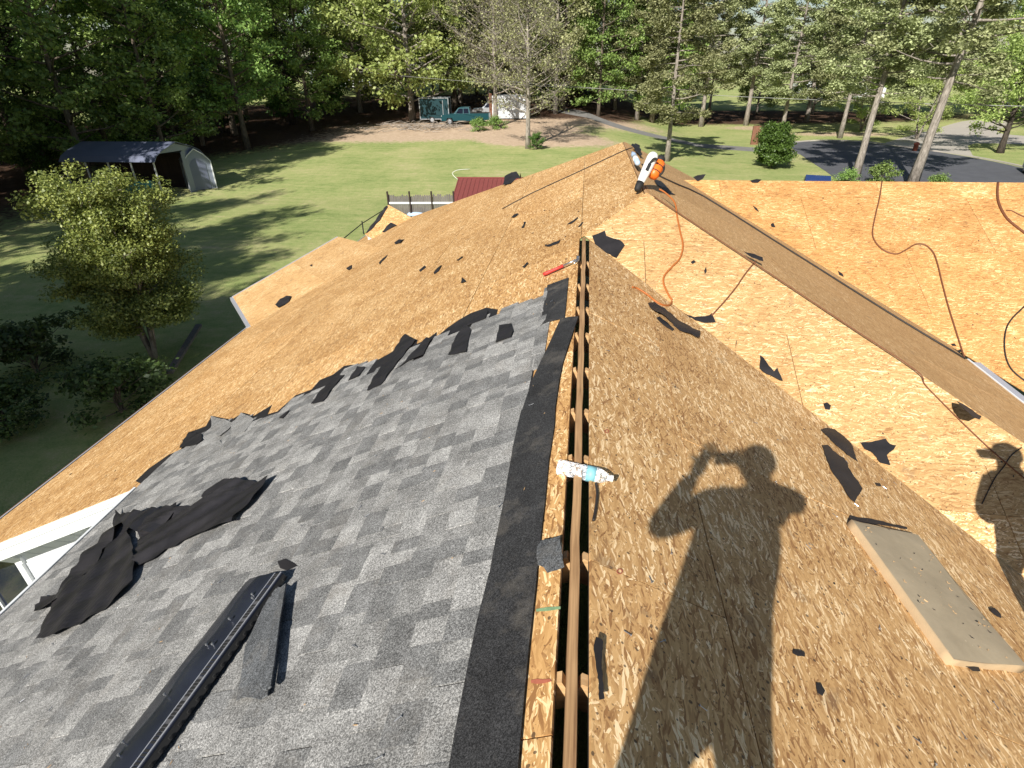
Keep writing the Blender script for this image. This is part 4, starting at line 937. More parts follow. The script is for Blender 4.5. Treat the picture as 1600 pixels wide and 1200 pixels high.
tear([(476, 893), (462, 882), (448, 876), (436, 880), (440, 890), (460, 896), (470, 905)], 'PL', 'curled black end flap beside the top of the ridge vent', wav(.008, 9, 9), 'felt', seed=71, amp=.5, step=8, lift=.003)
# folded shingle scrap partly under it
sc1 = empty('shingle_scrap', on('PL', 420, 1000), 'folded grey shingle strip sticking out beside the black ridge vent', 'shingle scrap')
sheet('shingle_layer', [(452, 930), (440, 990), (432, 1050), (426, 1093), (414, 1100), (400, 1097), (388, 1096), (377, 1102), (384, 1070), (392, 1020), (420, 960), (440, 925)], 'PL', M_['granule_scrap'], lambda u, v: .018+.008*math.sin(u*5), .006, .05, sc1, .016)
sheet('folded_edge', [(458, 924), (449, 985), (442, 1050), (437, 1086), (430, 1092), (424, 1090), (431, 1040), (438, 985), (450, 930)], 'PL', M_['granule_scrap'], lambda u, v: .034, .008, .05, sc1, .018)
# ------------------------------------------------------------------ trees
def leaves_mesh(name, C, S, rng, size, per, clr, up=.4, aspect=1.0, mat=None, needle=False):
    """C: clump centres (n,3); S: clump scale"""
    n = len(C); N_ = n*per
    c = np.repeat(C, per, 0); s = np.repeat(S, per)[:, None]
    g = rng.normal(size=(N_, 3)); g /= np.linalg.norm(g, axis=1)[:, None]+1e-9; rad = rng.random((N_, 1))**.45
    p = c+g*rad*s*clr*np.array([1, 1, .62])
    nr = rng.normal(size=(N_, 3)); nr[:, 2] = np.abs(nr[:, 2])+up; nr += g*.5; nr /= np.linalg.norm(nr, axis=1)[:, None]
    a = np.cross(nr, rng.normal(size=(N_, 3))); a /= np.linalg.norm(a, axis=1)[:, None]+1e-9; b = np.cross(nr, a)
    sz = size*(.6+.8*rng.random((N_, 1)))
    V = np.stack([p-a*sz*.5*aspect, p+b*sz*.32-nr*sz*.05, p+a*sz*.5*aspect, p-b*sz*.32-nr*sz*.05], 1).reshape(-1, 3)
    me = bpy.data.meshes.new(name); me.vertices.add(len(V)); me.vertices.foreach_set('co', V.astype(np.float32).ravel())
    me.loops.add(len(V)); me.loops.foreach_set('vertex_index', np.arange(len(V), dtype=np.int32))
    me.polygons.add(N_); me.polygons.foreach_set('loop_start', np.arange(0, len(V), 4, dtype=np.int32)); me.polygons.foreach_set('loop_total', np.full(N_, 4, dtype=np.int32))
    me.materials.append(mat); me.update(); me.validate(); return me
def mesh_from_mb(mb, name, mat, smooth=True):
    me = bpy.data.meshes.new(name); me.from_pydata([tuple(v) for v in mb.v], [], mb.f); me.materials.append(mat)
    for p in me.polygons: p.use_smooth = smooth
    me.update(); return me
def arch(kind, seed, H, r0, h0, R, nl, leaf, bark, size=.22, per=70, clr=.9, elev=.45, prof=None, droop=0, lean=.3, multi=1, twigs=False, sub=4, aspect=1., up=.4):
    r = random.Random(seed); rng = np.random.default_rng(seed); mb = MB(); cl = []; cs = []
    prof = prof or (lambda t: math.sin(math.pi*min(1, .25+.75*t))**.6 if t < .9 else .55)
    for mlt in range(multi):
        a0 = mlt*6.283/max(1, multi)+r.uniform(-.4, .4); sp = (.0 if multi == 1 else r.uniform(.10, .24))
        pts = []; rad = []
        for i in range(9):
            t = i/8; w_ = lean*t*t; pts.append(Vector((r.uniform(-.5, .5)*w_*.6+math.cos(a0)*sp*H*t*(1-.3*t), r.uniform(-.5, .5)*w_*.6+math.sin(a0)*sp*H*t*(1-.3*t), H*t*(.97 if multi == 1 else r.uniform(.9, .97)))))
            rad.append(r0*(1-.88*t)**.9+(r0*.35 if i == 0 else 0)+.01)
        mb.tube(pts, rad, 8 if multi == 1 else 5)
        def tr(z):
            t = min(.999, max(0, z/H))*8; i = int(t); return pts[i].lerp(pts[i+1], t-i), rad[i]*(1-(t-i))+rad[i+1]*(t-i)
        nn = nl//multi
        for i in range(nn):
            t = (i+r.uniform(.1, .9))/nn; z = h0+(H*.96-h0)*t; b, br = tr(z); L = R*prof(t)*r.uniform(.65, 1.15); az = i*2.4+r.uniform(-.5, .5)+a0
            el = elev*(.4+t)*r.uniform(.6, 1.3)-droop; d = Vector((math.cos(az)*math.cos(el), math.sin(az)*math.cos(el), math.sin(el)))
            lp = [b]; 
            for k in range(1, 5):
                q = lp[-1]+d*L/4; d = (d+Vector((r.uniform(-.22, .22), r.uniform(-.22, .22), r.uniform(-.12, .2)-droop*.25))).normalized(); lp.append(q)
            lr = max(.015, min(br*.55, .02+L*.014)); mb.tube(lp, [lr*(1-.2*k) for k in range(5)], 5, cap=False)
            for k in range(sub):
                f = .35+.65*(k+1)/sub; seg = min(3.999, f*4); b2 = lp[int(seg)].lerp(lp[int(seg)+1], seg-int(seg)) if seg < 4 else lp[4]
                sL = L*.36*r.uniform(.5, 1.2)*(1.2-f*.5); sa = r.uniform(0, 6.3); d2 = (d*.5+Vector((math.cos(sa), math.sin(sa), r.uniform(-.2, .6)))).normalized()
                e2 = b2+d2*sL; mid = b2.lerp(e2, .5)+Vector((r.uniform(-.1, .1),)*3)
                mb.tube([b2, mid, e2], [lr*.4, lr*.28, .006], 3, cap=False)
                if twigs:
                    for _ in range(6):
                        o = b2.lerp(e2, r.uniform(.2, 1)); tv = Vector((r.gauss(0, 1), r.gauss(0, 1), r.gauss(.2, .7))).normalized()*r.uniform(.4, 1.1)
                        o2 = o+tv*.6; mb.tube([o, o2, o+tv+Vector((0, 0, .1))], [.018, .013, .006], 3, cap=False)
                        mb.tube([o2, o2+Vector((r.gauss(0, .35), r.gauss(0, .35), r.gauss(.1, .25)))], [.010, .005], 3, cap=False)
                cl.append(e2); cs.append(r.uniform(.7, 1.25)); 
                if k % 2: cl.append(mid); cs.append(r.uniform(.5, .9))
        cl.append(pts[-1]); cs.append(1.)
    C = np.array([tuple(c) for c in cl]); S = np.array(cs)
    return (mesh_from_mb(mb, kind+'_trunk', M_[bark]), leaves_mesh(kind+'_crown', C, S, rng, size, per, clr, up, aspect, M_[leaf]))
A = {}
A['bright0'] = arch('bright', 1, 17, .26, 1.4, 6.6, 64, 'lf_bright', 'bark_grey', .30, 62, 1.15)
A['bright1'] = arch('bright', 2, 13, .18, 1.2, 4.2, 38, 'lf_bright', 'bark_grey', .24, 55, .85, multi=2)
A['mid0'] = arch('mid', 3, 20, .26, 3.0, 5.0, 50, 'lf_mid', 'bark', .28, 52, 1.05)
A['mid1'] = arch('mid', 4, 17, .22, 1.5, 4.4, 46, 'lf_mid', 'bark', .26, 55, .95)
A['dark0'] = arch('dark', 5, 22, .28, 2.5, 5.5, 54, 'lf_dark', 'bark_dark', .30, 55, 1.15)
A['dark1'] = arch('dark', 6, 18, .20, .8, 4.6, 48, 'lf_dark', 'bark_dark', .28, 55, 1.05)
A['pine0'] = arch('pine', 7, 22, .30, 6.0, 4.8, 52, 'lf_pine', 'bark_grey', .24, 120, .85, .25, droop=.12, aspect=1.1, up=.9)
A['pine1'] = arch('pine', 8, 20, .27, 4.5, 4.6, 50, 'lf_pine', 'bark_grey', .24, 120, .85, .25, droop=.15, aspect=1.1, up=.9)
A['pine2'] = arch('pine', 9, 24, .34, 7.5, 5.4, 50, 'lf_pine', 'bark_grey', .24, 120, .95, .2, droop=.1, aspect=1.1, up=.9, lean=1.6)
A['bare0'] = arch('bare', 10, 14, .24, 3.0, 5.0, 46, 'lf_olive', 'bark_grey', .17, 24, 1.1, .7, twigs=True, sub=5)
A['olive0'] = arch('olive', 11, 16, .22, 2.5, 4.8, 46, 'lf_olive', 'bark_grey', .24, 60, 1.05, .6, twigs=True, sub=4)
A['shrub0'] = arch('shrub', 12, 2.4, .05, .2, 1.5, 30, 'lf_shrub', 'bark', .13, 60, .38, .7, multi=5, sub=3)
A['myrtle'] = arch('myrtle', 13, 3.8, .055, 1.0, 1.95, 88, 'lf_myrtle', 'bark_grey', .072, 210, .40, 1.05, multi=6, sub=5, prof=lambda t: .6+.55*t-.25*t**4)
A['round'] = arch('round', 16, 2.3, .05, .15, 1.15, 42, 'lf_shrub', 'bark', .12, 110, .42, .7, multi=5, sub=4)
A['lowshade'] = arch('lowshade', 17, 1.1, .025, .1, 1.1, 22, 'lf_dark', 'bark', .11, 44, .36, .5, multi=4, sub=3)  # the low shrub again, leaves darkened to stand in for deep shade
A['low0'] = arch('low', 14, 1.1, .025, .1, 1.1, 22, 'lf_mid', 'bark', .11, 40, .36, .5, multi=4, sub=3)
A['oak'] = arch('oak', 15, 11, .34, 2.3, 6.4, 46, 'lf_bright', 'bark_dark', .26, 52, 1.0, .5)
def tree(kind, x, y, s, label, group=None, cat='tree', name='tree', rz=None, tiltx=0, tilty=0):
    o = bpy.data.objects.new(name, None); COL.objects.link(o); o.location = (x, y, gz(x, y)-.05)
    o.rotation_euler = (tiltx, tilty, rz if rz is not None else R_.uniform(0, 6.28)); o.scale = (s, s, s*1.0); o.empty_display_size = .3
    tag(o, label, cat, group); t_, c_ = A[kind]
    for nm, me in (('trunk', t_), ('crown' if cat == 'tree' else 'foliage', c_)):
        q = bpy.data.objects.new(nm, me); COL.objects.link(q); q.parent = o
    return o
ZN = [(-300, 'at the far left behind the carport'), (120, 'behind the carport roof'), (230, 'behind the grey shed'), (330, 'above the left lawn shadows'), (430, 'left of the broad bright tree'), (520, 'directly behind the broad bright tree'), (680, 'behind the trailer and pickup'), (780, 'behind the white container'), (860, 'around the dark barn'), (960, 'straight above the roof peak'), (1060, 'behind the two slim pines'), (1170, 'behind the round shrub'), (1260, 'behind the road loop'), (1360, 'between the leaning pines'), (1470, 'right of the tallest pine'), (1600, 'at the far right edge')]
def zone(x, y):
    v = Vector((x, y, -2))-EYE; d = v.dot(FW)
    if d <= 0: return ''
    px = 800+F_*v.dot(CR)/d; z = ZN[0][1]
    for a, b in ZN:
        if px >= a: z = b
    return z
def treepx(kind, px, py, s, label, **kw): p = gnd(px, py); return tree(kind, p.x, p.y, s, label, **kw)
# the garden shrub tree beside the house
tree('myrtle', -12.75, 14.1, 1.04, 'multi-stemmed crape myrtle with yellow green top on the shady side lawn', rz=.6, name='crape_myrtle')
tree('lowshade', -15.6, 12.9, 1.2, 'low leafy shrub in the shade left of the crape myrtle foot', cat='shrub', name='shrub')
tree('lowshade', -11.6, 11.2, 1.1, 'low dark shrub between the house and the crape myrtle', cat='shrub', name='shrub')
tree('lowshade', -13.9, 10.2, .9, 'low dark shrub in deep shade nearest the house eave', cat='shrub', name='shrub')
# middle distance, told apart one by one
treepx('bright0', 645, 189, 1.3, 'broad bright green tree standing beside the dark enclosed trailer')
treepx('bare0', 825, 232, .92, 'nearly bare grey tree in front of the white storage container')
treepx('bare0', 775, 199, 1.1, 'slim pale bare tree just right of the teal pickup')
treepx('olive0', 868, 178, 1.15, 'pale budding tree beside the tall dark barn')
treepx('bright1', 318, 228, .85, 'bright green young tree at the edge of the dark wood behind the shed')
treepx('mid1', 262, 222, .62, 'small green tree directly behind the grey shed')
treepx('bright1', 440, 185, .9, 'yellow green small tree deep in the wood left of the broad bright one')
treepx('mid1', 935, 181, .95, 'leafy tree with two thin trunks right of the dark barn')
treepx('pine1', 995, 187, .95, 'dark trunked pine in the lawn shadow behind the roof peak')
treepx('pine1', 1042, 252, .74, 'leaning pine trunk rising right behind the roof peak and blower', tilty=.05)
treepx('pine0', 1095, 198, .95, 'pale straight pine left of the two slim lawn pines')
treepx('pine0', 1165, 196, .95, 'slim pale pine standing in a brown mulch patch')
treepx('pine1', 1221, 208, .85, 'forked dark pine behind the round shrub')
treepx('pine1', 1312, 216, .85, 'grey trunked pine on the grass beyond the road loop')
treepx('pine2', 1335, 281, .72, 'tall pine with patchy bark leaning over the road loop, left of the nearest pair', tilty=.10)
treepx('pine2', 1424, 290, .86, 'tallest nearest pine with pale bark leaning right before the road', tilty=.07)
treepx('oak', 1562, 239, .78, 'spreading bright green oak beside the pale concrete drive', tilty=.1)
treepx('bright1', 1432, 218, .62, 'small bright green tree between the leaning pines beyond the road')
treepx('bright1', 1345, 205, .6, 'light green sapling behind the grey trunked pine')
treepx('round', 1204, 262, 1.3, 'round glossy green shrub on the lawn beside the road', cat='shrub', name='shrub')
treepx('low0', 1375, 286, .95, 'low spreading hedge plant at the foot of the leaning pines', cat='shrub', name='shrub')
treepx('low0', 1322, 287, .7, 'low hedge plant left of the leaning pines', cat='shrub', name='shrub')
treepx('low0', 1465, 297, .7, 'low hedge plant right of the tallest pine', cat='shrub', name='shrub')
treepx('low0', 748, 205, .9, 'small brown green bush on the dirt in front of the pickup', cat='shrub', name='shrub')
treepx('low0', 775, 202, .9, 'small bush at the foot of the slim bare tree', cat='shrub', name='shrub')
treepx('shrub0', 838, 234, .5, 'bright little bush at the foot of the nearly bare grey tree', cat='shrub', name='shrub')
treepx('bright0', 575, 150, 1.25, 'second bright green tree set back to the left of the broad bright one')
treepx('olive0', 720, 165, 1.3, 'pale olive budding tree rising behind the teal pickup')
# the wood on the left
WG = 'trees of the wood behind the lawn'
r = random.Random(21)
KL = {'dark0': 'tall dark tree in the shaded wood', 'dark1': 'bushy dark tree at the edge of the shaded wood', 'mid0': 'tall mid green tree in the wood behind the lawn', 'mid1': 'leafy mid green tree in the wood behind the lawn', 'olive0': 'pale budding tree in the wood behind the lawn', 'pine0': 'olive green pine in the stand across the road', 'pine1': 'bushy pine in the stand across the road', 'bright0': 'bright green tree far back across the lawn', 'bare0': 'bare twiggy tree in the wood behind the lawn'}
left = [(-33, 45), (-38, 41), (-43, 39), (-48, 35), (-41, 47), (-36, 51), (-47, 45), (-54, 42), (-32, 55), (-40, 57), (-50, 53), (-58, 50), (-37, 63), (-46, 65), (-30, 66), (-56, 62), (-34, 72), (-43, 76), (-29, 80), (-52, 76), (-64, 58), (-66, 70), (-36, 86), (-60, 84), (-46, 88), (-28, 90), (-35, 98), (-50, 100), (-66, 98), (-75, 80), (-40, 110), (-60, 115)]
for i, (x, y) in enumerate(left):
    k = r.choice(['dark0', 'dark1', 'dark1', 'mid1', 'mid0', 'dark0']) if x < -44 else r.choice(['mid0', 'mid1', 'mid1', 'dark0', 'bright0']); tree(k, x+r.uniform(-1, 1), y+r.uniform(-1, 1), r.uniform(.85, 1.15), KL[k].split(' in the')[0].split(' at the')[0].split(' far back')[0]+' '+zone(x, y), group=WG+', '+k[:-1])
mid = [(-3, 80), (-8, 84), (4, 90), (-18, 84), (9, 84), (-12, 82), (-22, 88), (-14, 93), (-7, 90), (-17, 101), (-9, 104), (0, 98), (-24, 104), (-3, 112), (-14, 116), (6, 112), (-26, 118), (-6, 124), (10, 122)]
for x, y in mid:
    k = r.choice(['olive0', 'olive0', 'mid0', 'mid1']) if y < 95 else r.choice(['mid0', 'olive0', 'mid1', 'mid0']); tree(k, x+r.uniform(-1, 1), y+r.uniform(-1, 1), r.uniform(.9, 1.2), KL[k].split(' in the')[0].split(' at the')[0].split(' far back')[0]+' '+zone(x, y), group=WG+', '+k[:-1])
PG = 'pines and trees across the road'
right = [(12, 106), (19, 103), (26, 100), (34, 100), (41, 97), (48, 98), (55, 92), (64, 94), (16, 116), (40, 112), (66, 108), (46, 124), (70, 84), (62, 80), (78, 96), (36, 88), (45, 87), (56, 80), (12, 94), (30, 92)]
for x, y in right:
    k = r.choice(['pine0', 'pine1', 'pine0', 'bright0', 'pine1']); tree(k, x+r.uniform(-1, 1), y+r.uniform(-1, 1), r.uniform(.85, 1.1) if y < 96 else r.uniform(.55, .72), KL[k].split(' in the')[0].split(' at the')[0].split(' far back')[0]+' '+zone(x, y), group=PG+', '+k[:-1])
# understory in the wood
for i in range(26):
    x, y = r.choice([(r.uniform(-62, -30), r.uniform(38, 80)), (r.uniform(-30, 4), r.uniform(88, 104))])
    if x > -34 and y < 60: continue
    tree('shrub0', x, y, r.uniform(1.1, 1.9), r.choice(['knee high', 'rounded', 'wide spreading', 'tall', 'ragged', 'sparse', 'dense'])+' understory bush among trunks '+zone(x, y), group='understory bushes in the wood', cat='shrub', name='bush')
# big trees outside the frame on the left whose shade falls on the side lawn and the wood
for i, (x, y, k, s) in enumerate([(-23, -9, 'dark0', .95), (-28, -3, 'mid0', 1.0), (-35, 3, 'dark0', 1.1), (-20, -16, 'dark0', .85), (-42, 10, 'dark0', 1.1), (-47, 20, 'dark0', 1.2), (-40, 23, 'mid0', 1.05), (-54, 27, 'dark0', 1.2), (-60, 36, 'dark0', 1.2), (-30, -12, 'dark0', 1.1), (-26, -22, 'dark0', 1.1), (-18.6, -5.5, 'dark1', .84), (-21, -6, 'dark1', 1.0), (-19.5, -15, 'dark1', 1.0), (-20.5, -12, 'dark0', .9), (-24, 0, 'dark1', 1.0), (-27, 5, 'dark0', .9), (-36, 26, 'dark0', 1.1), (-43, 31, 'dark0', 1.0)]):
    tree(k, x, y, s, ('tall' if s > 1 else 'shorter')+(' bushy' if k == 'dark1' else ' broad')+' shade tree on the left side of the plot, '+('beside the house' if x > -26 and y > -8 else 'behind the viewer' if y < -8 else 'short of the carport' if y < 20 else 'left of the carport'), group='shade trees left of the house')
seen = {}
for o in [o for o in COL.objects if o.parent is None and o.get('category') in ('tree',) and o.get('group') and 'shade trees' not in o['group']]: seen.setdefault(o['label'], []).append(o)
for lb, os_ in seen.items():
    if len(os_) > 1:
        os_.sort(key=lambda o: (Vector(o.location)-EYE).length)
        W = {2: ['nearer', 'farther'], 3: ['nearest', 'middle', 'farthest']}.get(len(os_), ['nearest', 'second nearest', 'third nearest', 'fourth nearest', 'fifth nearest', 'sixth nearest', 'seventh nearest', 'farthest'])
        for k, o in enumerate(os_): o['label'] = ' '.join((W[min(k, len(W)-1)]+' '+lb).split()[:16])
# ------------------------------------------------------------------ carport and shed
e1 = Vector((-1, .02, 0)).normalized(); a = gnd(258, 312); b = gnd(313, 297); e2 = Vector((b.x-a.x, b.y-a.y, 0)); Wc = 3.7; e2.normalize()
cp = empty('carport', a, 'open sided grey metal carport at the edge of the wood', 'carport')
def C3(l, w_, h): return a+e1*l+e2*w_+Vector((0, 0, h))
Lc, Hc, Hp = 6.9, 2.5, 3.45
secs = [(-.15, Hc-.1), (.12, Hc+.25), (.7, Hc+.55), (Wc/2, Hp), (Wc-.7, Hc+.55), (Wc-.12, Hc+.25), (Wc+.15, Hc-.1)]
mb = MB()
for (w0, h0), (w1_, h1) in zip(secs, secs[1:]):
    n_ = (C3(0, w1_, h1)-C3(0, w0, h0)).cross(e1).normalized(); n_ = n_ if n_.z > 0 else -n_
    mb.slab([C3(-.2, w0, h0), C3(Lc, w0, h0), C3(Lc, w1_, h1), C3(-.2, w1_, h1)], n_, .03)
mb.build('roof', M_['sheet_metal'], cp)
for i in range(5):
    for w_ in (0, Wc): MB().bar(C3(i*1.68+.05, w_, 0), C3(i*1.68+.05, w_, Hc), .08, .08, e1).build('post', M_['gutter'], cp)
mb = MB(); mb.slab([C3(0, 2.2, 0), C3(0, Wc, 0), C3(0, Wc, Hc+.2), C3(0, 2.7, Hc+.7), C3(0, 2.2, Hc+.2)], -e1, .05); mb.slab([C3(-.05, 0.3, Hc+.35), C3(-.05, Wc/2, Hp-.1), C3(-.05, Wc-.3, Hc+.35)], -e1, .03); mb.build('end_wall', M_['shedmetal'], cp)
mb = MB(); mb.slab([C3(0, Wc-.02, 0), C3(Lc, Wc-.02, 0), C3(Lc, Wc-.02, Hc), C3(0, Wc-.02, Hc)], e2, .03); mb.build('back_wall', M_['barnwood'], cp)
tp = empty('tarp', C3(2, .1, 0), 'teal tarp hung low across the open side of the carport', 'tarp')
vs = []; fs = []
for i in range(21):
    for j in range(5): vs.append(C3(.3+i*.19, -.05-.25*(1-j/4)+.06*math.sin(i*1.7+j), .1+j*.27+.05*math.sin(i*.9)))
for i in range(20):
    for j in range(4): fs.append((i*5+j, i*5+j+1, (i+1)*5+j+1, (i+1)*5+j))
MB().add(vs, fs).build('tarp_sheet', M_['tarp_teal'], tp, True)
bt = MB(); bt.add([C3(4.3+i*.3, -.1+.05*math.sin(i*2), .15+j*.5+.1*math.sin(i)) for i in range(5) for j in range(3)], [(i*3+j, i*3+j+1, i*3+j+4, i*3+j+3) for i in range(4) for j in range(2)]); tag(bt.build('tarp', M_['tarp_blue'], None, True), 'blue tarp bundle at the left end of the teal tarp', 'tarp')
sh_ = empty('shed', C3(-.1, Wc-.6, 0), 'small grey metal shed with white trimmed arched end beside the carport', 'shed')
sa = C3(-.15, Wc+.3, 0); f1 = e2.copy(); f2 = Vector((f1.y, -f1.x, 0)); f2 = f2 if f2.x < 0 else -f2
b = gnd(339, 294); Ws = 1.75
S0 = C3(-.25, 3.0, 0); fx = Vector((b.x-S0.x, b.y-S0.y, 0)).normalized(); fy = Vector((-fx.y, fx.x, 0)); fy = fy if fy.y > 0 else -fy
def S3(u, v, h): return Vector((b.x, b.y, b.z))-fx*(Ws-u)*1.0+fy*v+Vector((0, 0, h))
gs = [(0, 0), (0, 1.9), (.35, 2.35), (Ws/2, 2.75), (Ws-.35, 2.35), (Ws, 1.9), (Ws, 0)]
mb = MB(); mb.add([S3(u, 0, h) for u, h in gs]+[S3(u, 3, h) for u, h in gs], [tuple(range(7))[::-1], tuple(range(7, 14)), (0, 7, 8, 1), (5, 12, 13, 6)]); mb.build('wall', M_['shedmetal'], sh_)
mb = MB()
for (u0, h0), (u1, h1) in zip(gs[1:6], gs[2:6]):
    n_ = (S3(u1, 0, h1)-S3(u0, 0, h0)).cross(fy).normalized(); n_ = n_ if n_.z > 0 else -n_
    mb.slab([S3(u0, -.12, h0)+n_*.04, S3(u0, 3.1, h0)+n_*.04, S3(u1, 3.1, h1)+n_*.04, S3(u1, -.12, h1)+n_*.04], n_, .03)
mb.build('roof', M_['sheet_metal'], sh_)
mb = MB()
for (u0, h0), (u1, h1) in zip(gs, gs[1:]): mb.bar(S3(u0, -.05, h0), S3(u1, -.05, h1), .06, .12, fy)
mb.build('trim', M_['white'], sh_)
mb = MB(); mb.slab([S3(.35, -.03, .05), S3(Ws-.35, -.03, .05), S3(Ws-.35, -.03, 1.7), S3(Ws-.65, -.03, 2.0), S3(Ws/2, -.03, 2.12), S3(.6, -.03, 2.0), S3(.35, -.03, 1.7)], -fy, .03); dr = mb.build('door', M_['sheet_metal'], sh_)
# fallen grey board in the shade
p0, p1 = gnd(270, 597), gnd(318, 531)
tag(MB().bar(p0+Vector((0, 0, .3)), p1+Vector((0, 0, .5)), .18, .09).build('board', M_['greywood']), 'weathered grey board lying in the shade beside the house', 'board')
# ------------------------------------------------------------------ back yard: fences, red roofed lean-to
fa, fb = gnd(612, 357), gnd(712, 357); fa.z = fb.z = -6.2
fn = empty('wooden_fence', fa, 'weathered grey picket fence beyond the far roof corner', 'fence')
X = (fb-fa); Lf = X.length; X.normalize(); nP = int(Lf/.12)
for i in range(nP):
    h = 1.75+R_.uniform(-.06, .06); p = fa+X*(i+.5)*.12; Y = Vector((-X.y, X.x, 0))
    MB().add([p+X*sx*.054+Y*sy*.01+Vector((0, 0, z)) for sx, z in ((-1, 0), (1, 0), (1, h-.06), (.3, h), (-.4, h), (-1, h-.05)) for sy in (-1, 1)], [(0, 2, 4, 6, 8, 10), (11, 9, 7, 5, 3, 1), (0, 1, 3, 2), (2, 3, 5, 4), (4, 5, 7, 6), (6, 7, 9, 8), (8, 9, 11, 10), (10, 11, 1, 0)]).build('picket', M_['greywood'], fn)
for hh in (.45, 1.35): MB().bar(fa+Vector((0, -.05, hh)), fb+Vector((0, -.05, hh)), .05, .10).build('rail', M_['white'], fn)
for i in range(4): MB().bar(fa+X*Lf*i/3+Vector((0, -.06, 0)), fa+X*Lf*i/3+Vector((0, -.06, 1.95)), .08, .08, X).build('post', M_['barnwood'], fn)
ra, rb_ = Vector((-8.9, 23.0, -3.0)), Vector((-12.1, 36.1, -4.9))
ra = gnd(520, 400); ra = at_dist(470, 408, 20.5); rb_ = at_dist(612, 319, 35)
mf = empty('metal_fence', (ra.x, ra.y, -6.2), 'thin black metal fence running back across the lawn', 'fence')
pts = [at_dist(523, 384, 24), at_dist(566, 349, 29), at_dist(612, 320, 35)]
top0 = at_dist(480, 414, 20.0); allp = [top0]+pts
lowz = -.55
for p, q in zip(allp, allp[1:]):
    MB().bar(p, q, .035, .035).build('rail', M_['blackmatt'], mf); MB().bar(p+Vector((0, 0, -1.0)), q+Vector((0, 0, -1.0)), .03, .03).build('rail', M_['blackmatt'], mf)
for p in allp: MB().bar(Vector((p.x, p.y, -6.25)), p+Vector((0, 0, .12)), .05, .05, X).build('post', M_['blackmatt'], mf)
# lean-to with a red metal roof
q = [at_dist(700, 352, 33), at_dist(715, 279, 38.5)]
tl, bl_ = at_dist(716, 278, 41), at_dist(700, 330, 35.5)
rx = Vector((1, 0.02, 0)); lt = empty('lean_to', (tl.x, tl.y, -6.2), 'lean-to with ribbed red metal roof behind the orange slope', 'lean-to')
Wr = 6.2
nrr = (tl-bl_).cross(rx).normalized(); nrr = nrr if nrr.z > 0 else -nrr
MB().slab([bl_, bl_+rx*Wr, tl+rx*Wr, tl], nrr, .04).build('roof', M_['redroof'], lt)
for i in range(21):
    o = rx*(i*.3+.05); MB().bar(bl_+o+nrr*.012, tl+o+nrr*.012, .035, .028, nrr).build('roof_rib', M_['redroof'], lt)
MB().bar(tl+Vector((-.1, .0, .03)), tl+rx*Wr+Vector((0, 0, .03)), .16, .05).build('ridge_cap', M_['redroof'], lt)
for p in (bl_, tl): 
    for o in (.1, Wr-.1): MB().bar(Vector((p.x+o, p.y, -6.2)), p+rx*o-Vector((0, 0, .05)), .1, .1, rx).build('post', M_['greywood'], lt)
cord('white_pipe', None, '', .017, 'whiteplastic', 'thin white pipe sticking out above the red metal roof', 'pipe', n=3, pts=[tl+Vector((-.05, 0, -.1)), tl+Vector((-.45, .2, .25)), tl+Vector((-.1, .5, .45)), tl+Vector((.7, .9, .45))])
p = at_dist(652, 330, 31); tag(MB().lathe(p-Vector((0, 0, .25)), p+Vector((0, 0, .12)), [(0, .55), (.5, .75), (.8, .7), (1, .4)], 14).build('tub', M_['paleblue'], None, True), 'pale blue plastic tub in front of the picket fence', 'tub')
tag(MB().bar(Vector((p.x, p.y, -6.2)), p-Vector((0, 0, .26)), .6, .6, Vector((1, 0, 0))).build('stand', M_['greywood']), 'grey wooden stand under the pale blue tub', 'stand')
# ------------------------------------------------------------------ vehicles
def prism(mb, prof, y0, y1, k=0, taper=0, zt=None):
    """side profile (x,z) extruded in y; taper narrows points above zt"""
    n = len(prof); v = []
    for y, s_ in ((y0, 1), (y1, -1)):
        for x, z in prof: v.append((x, y+(taper*s_ if zt is not None and z > zt else 0), z))
    return mb.add(v, [tuple(range(n)), tuple(range(2*n-1, n-1, -1))]+[(i, i+n, (i+1) % n+n, (i+1) % n) for i in range(n)], k)
def wheel(par, x, y, r=.36, w_=.22):
    mb = MB(); mb.lathe((x, y-w_/2, r), (x, y+w_/2, r), [(0, r*.9), (.15, r), (.85, r), (1, r*.9)], 18); t_ = mb.build('wheel', M_['blackmatt'], par, False, local=True)
    mb = MB(); s_ = 1 if y > 0 else -1; mb.lathe((x, y+s_*w_*.45, r), (x, y+s_*w_*.56, r), [(0, r*.62), (.6, r*.6), (1, r*.3)], 14); mb.build('rim', M_['silver'], t_, False, local=True)
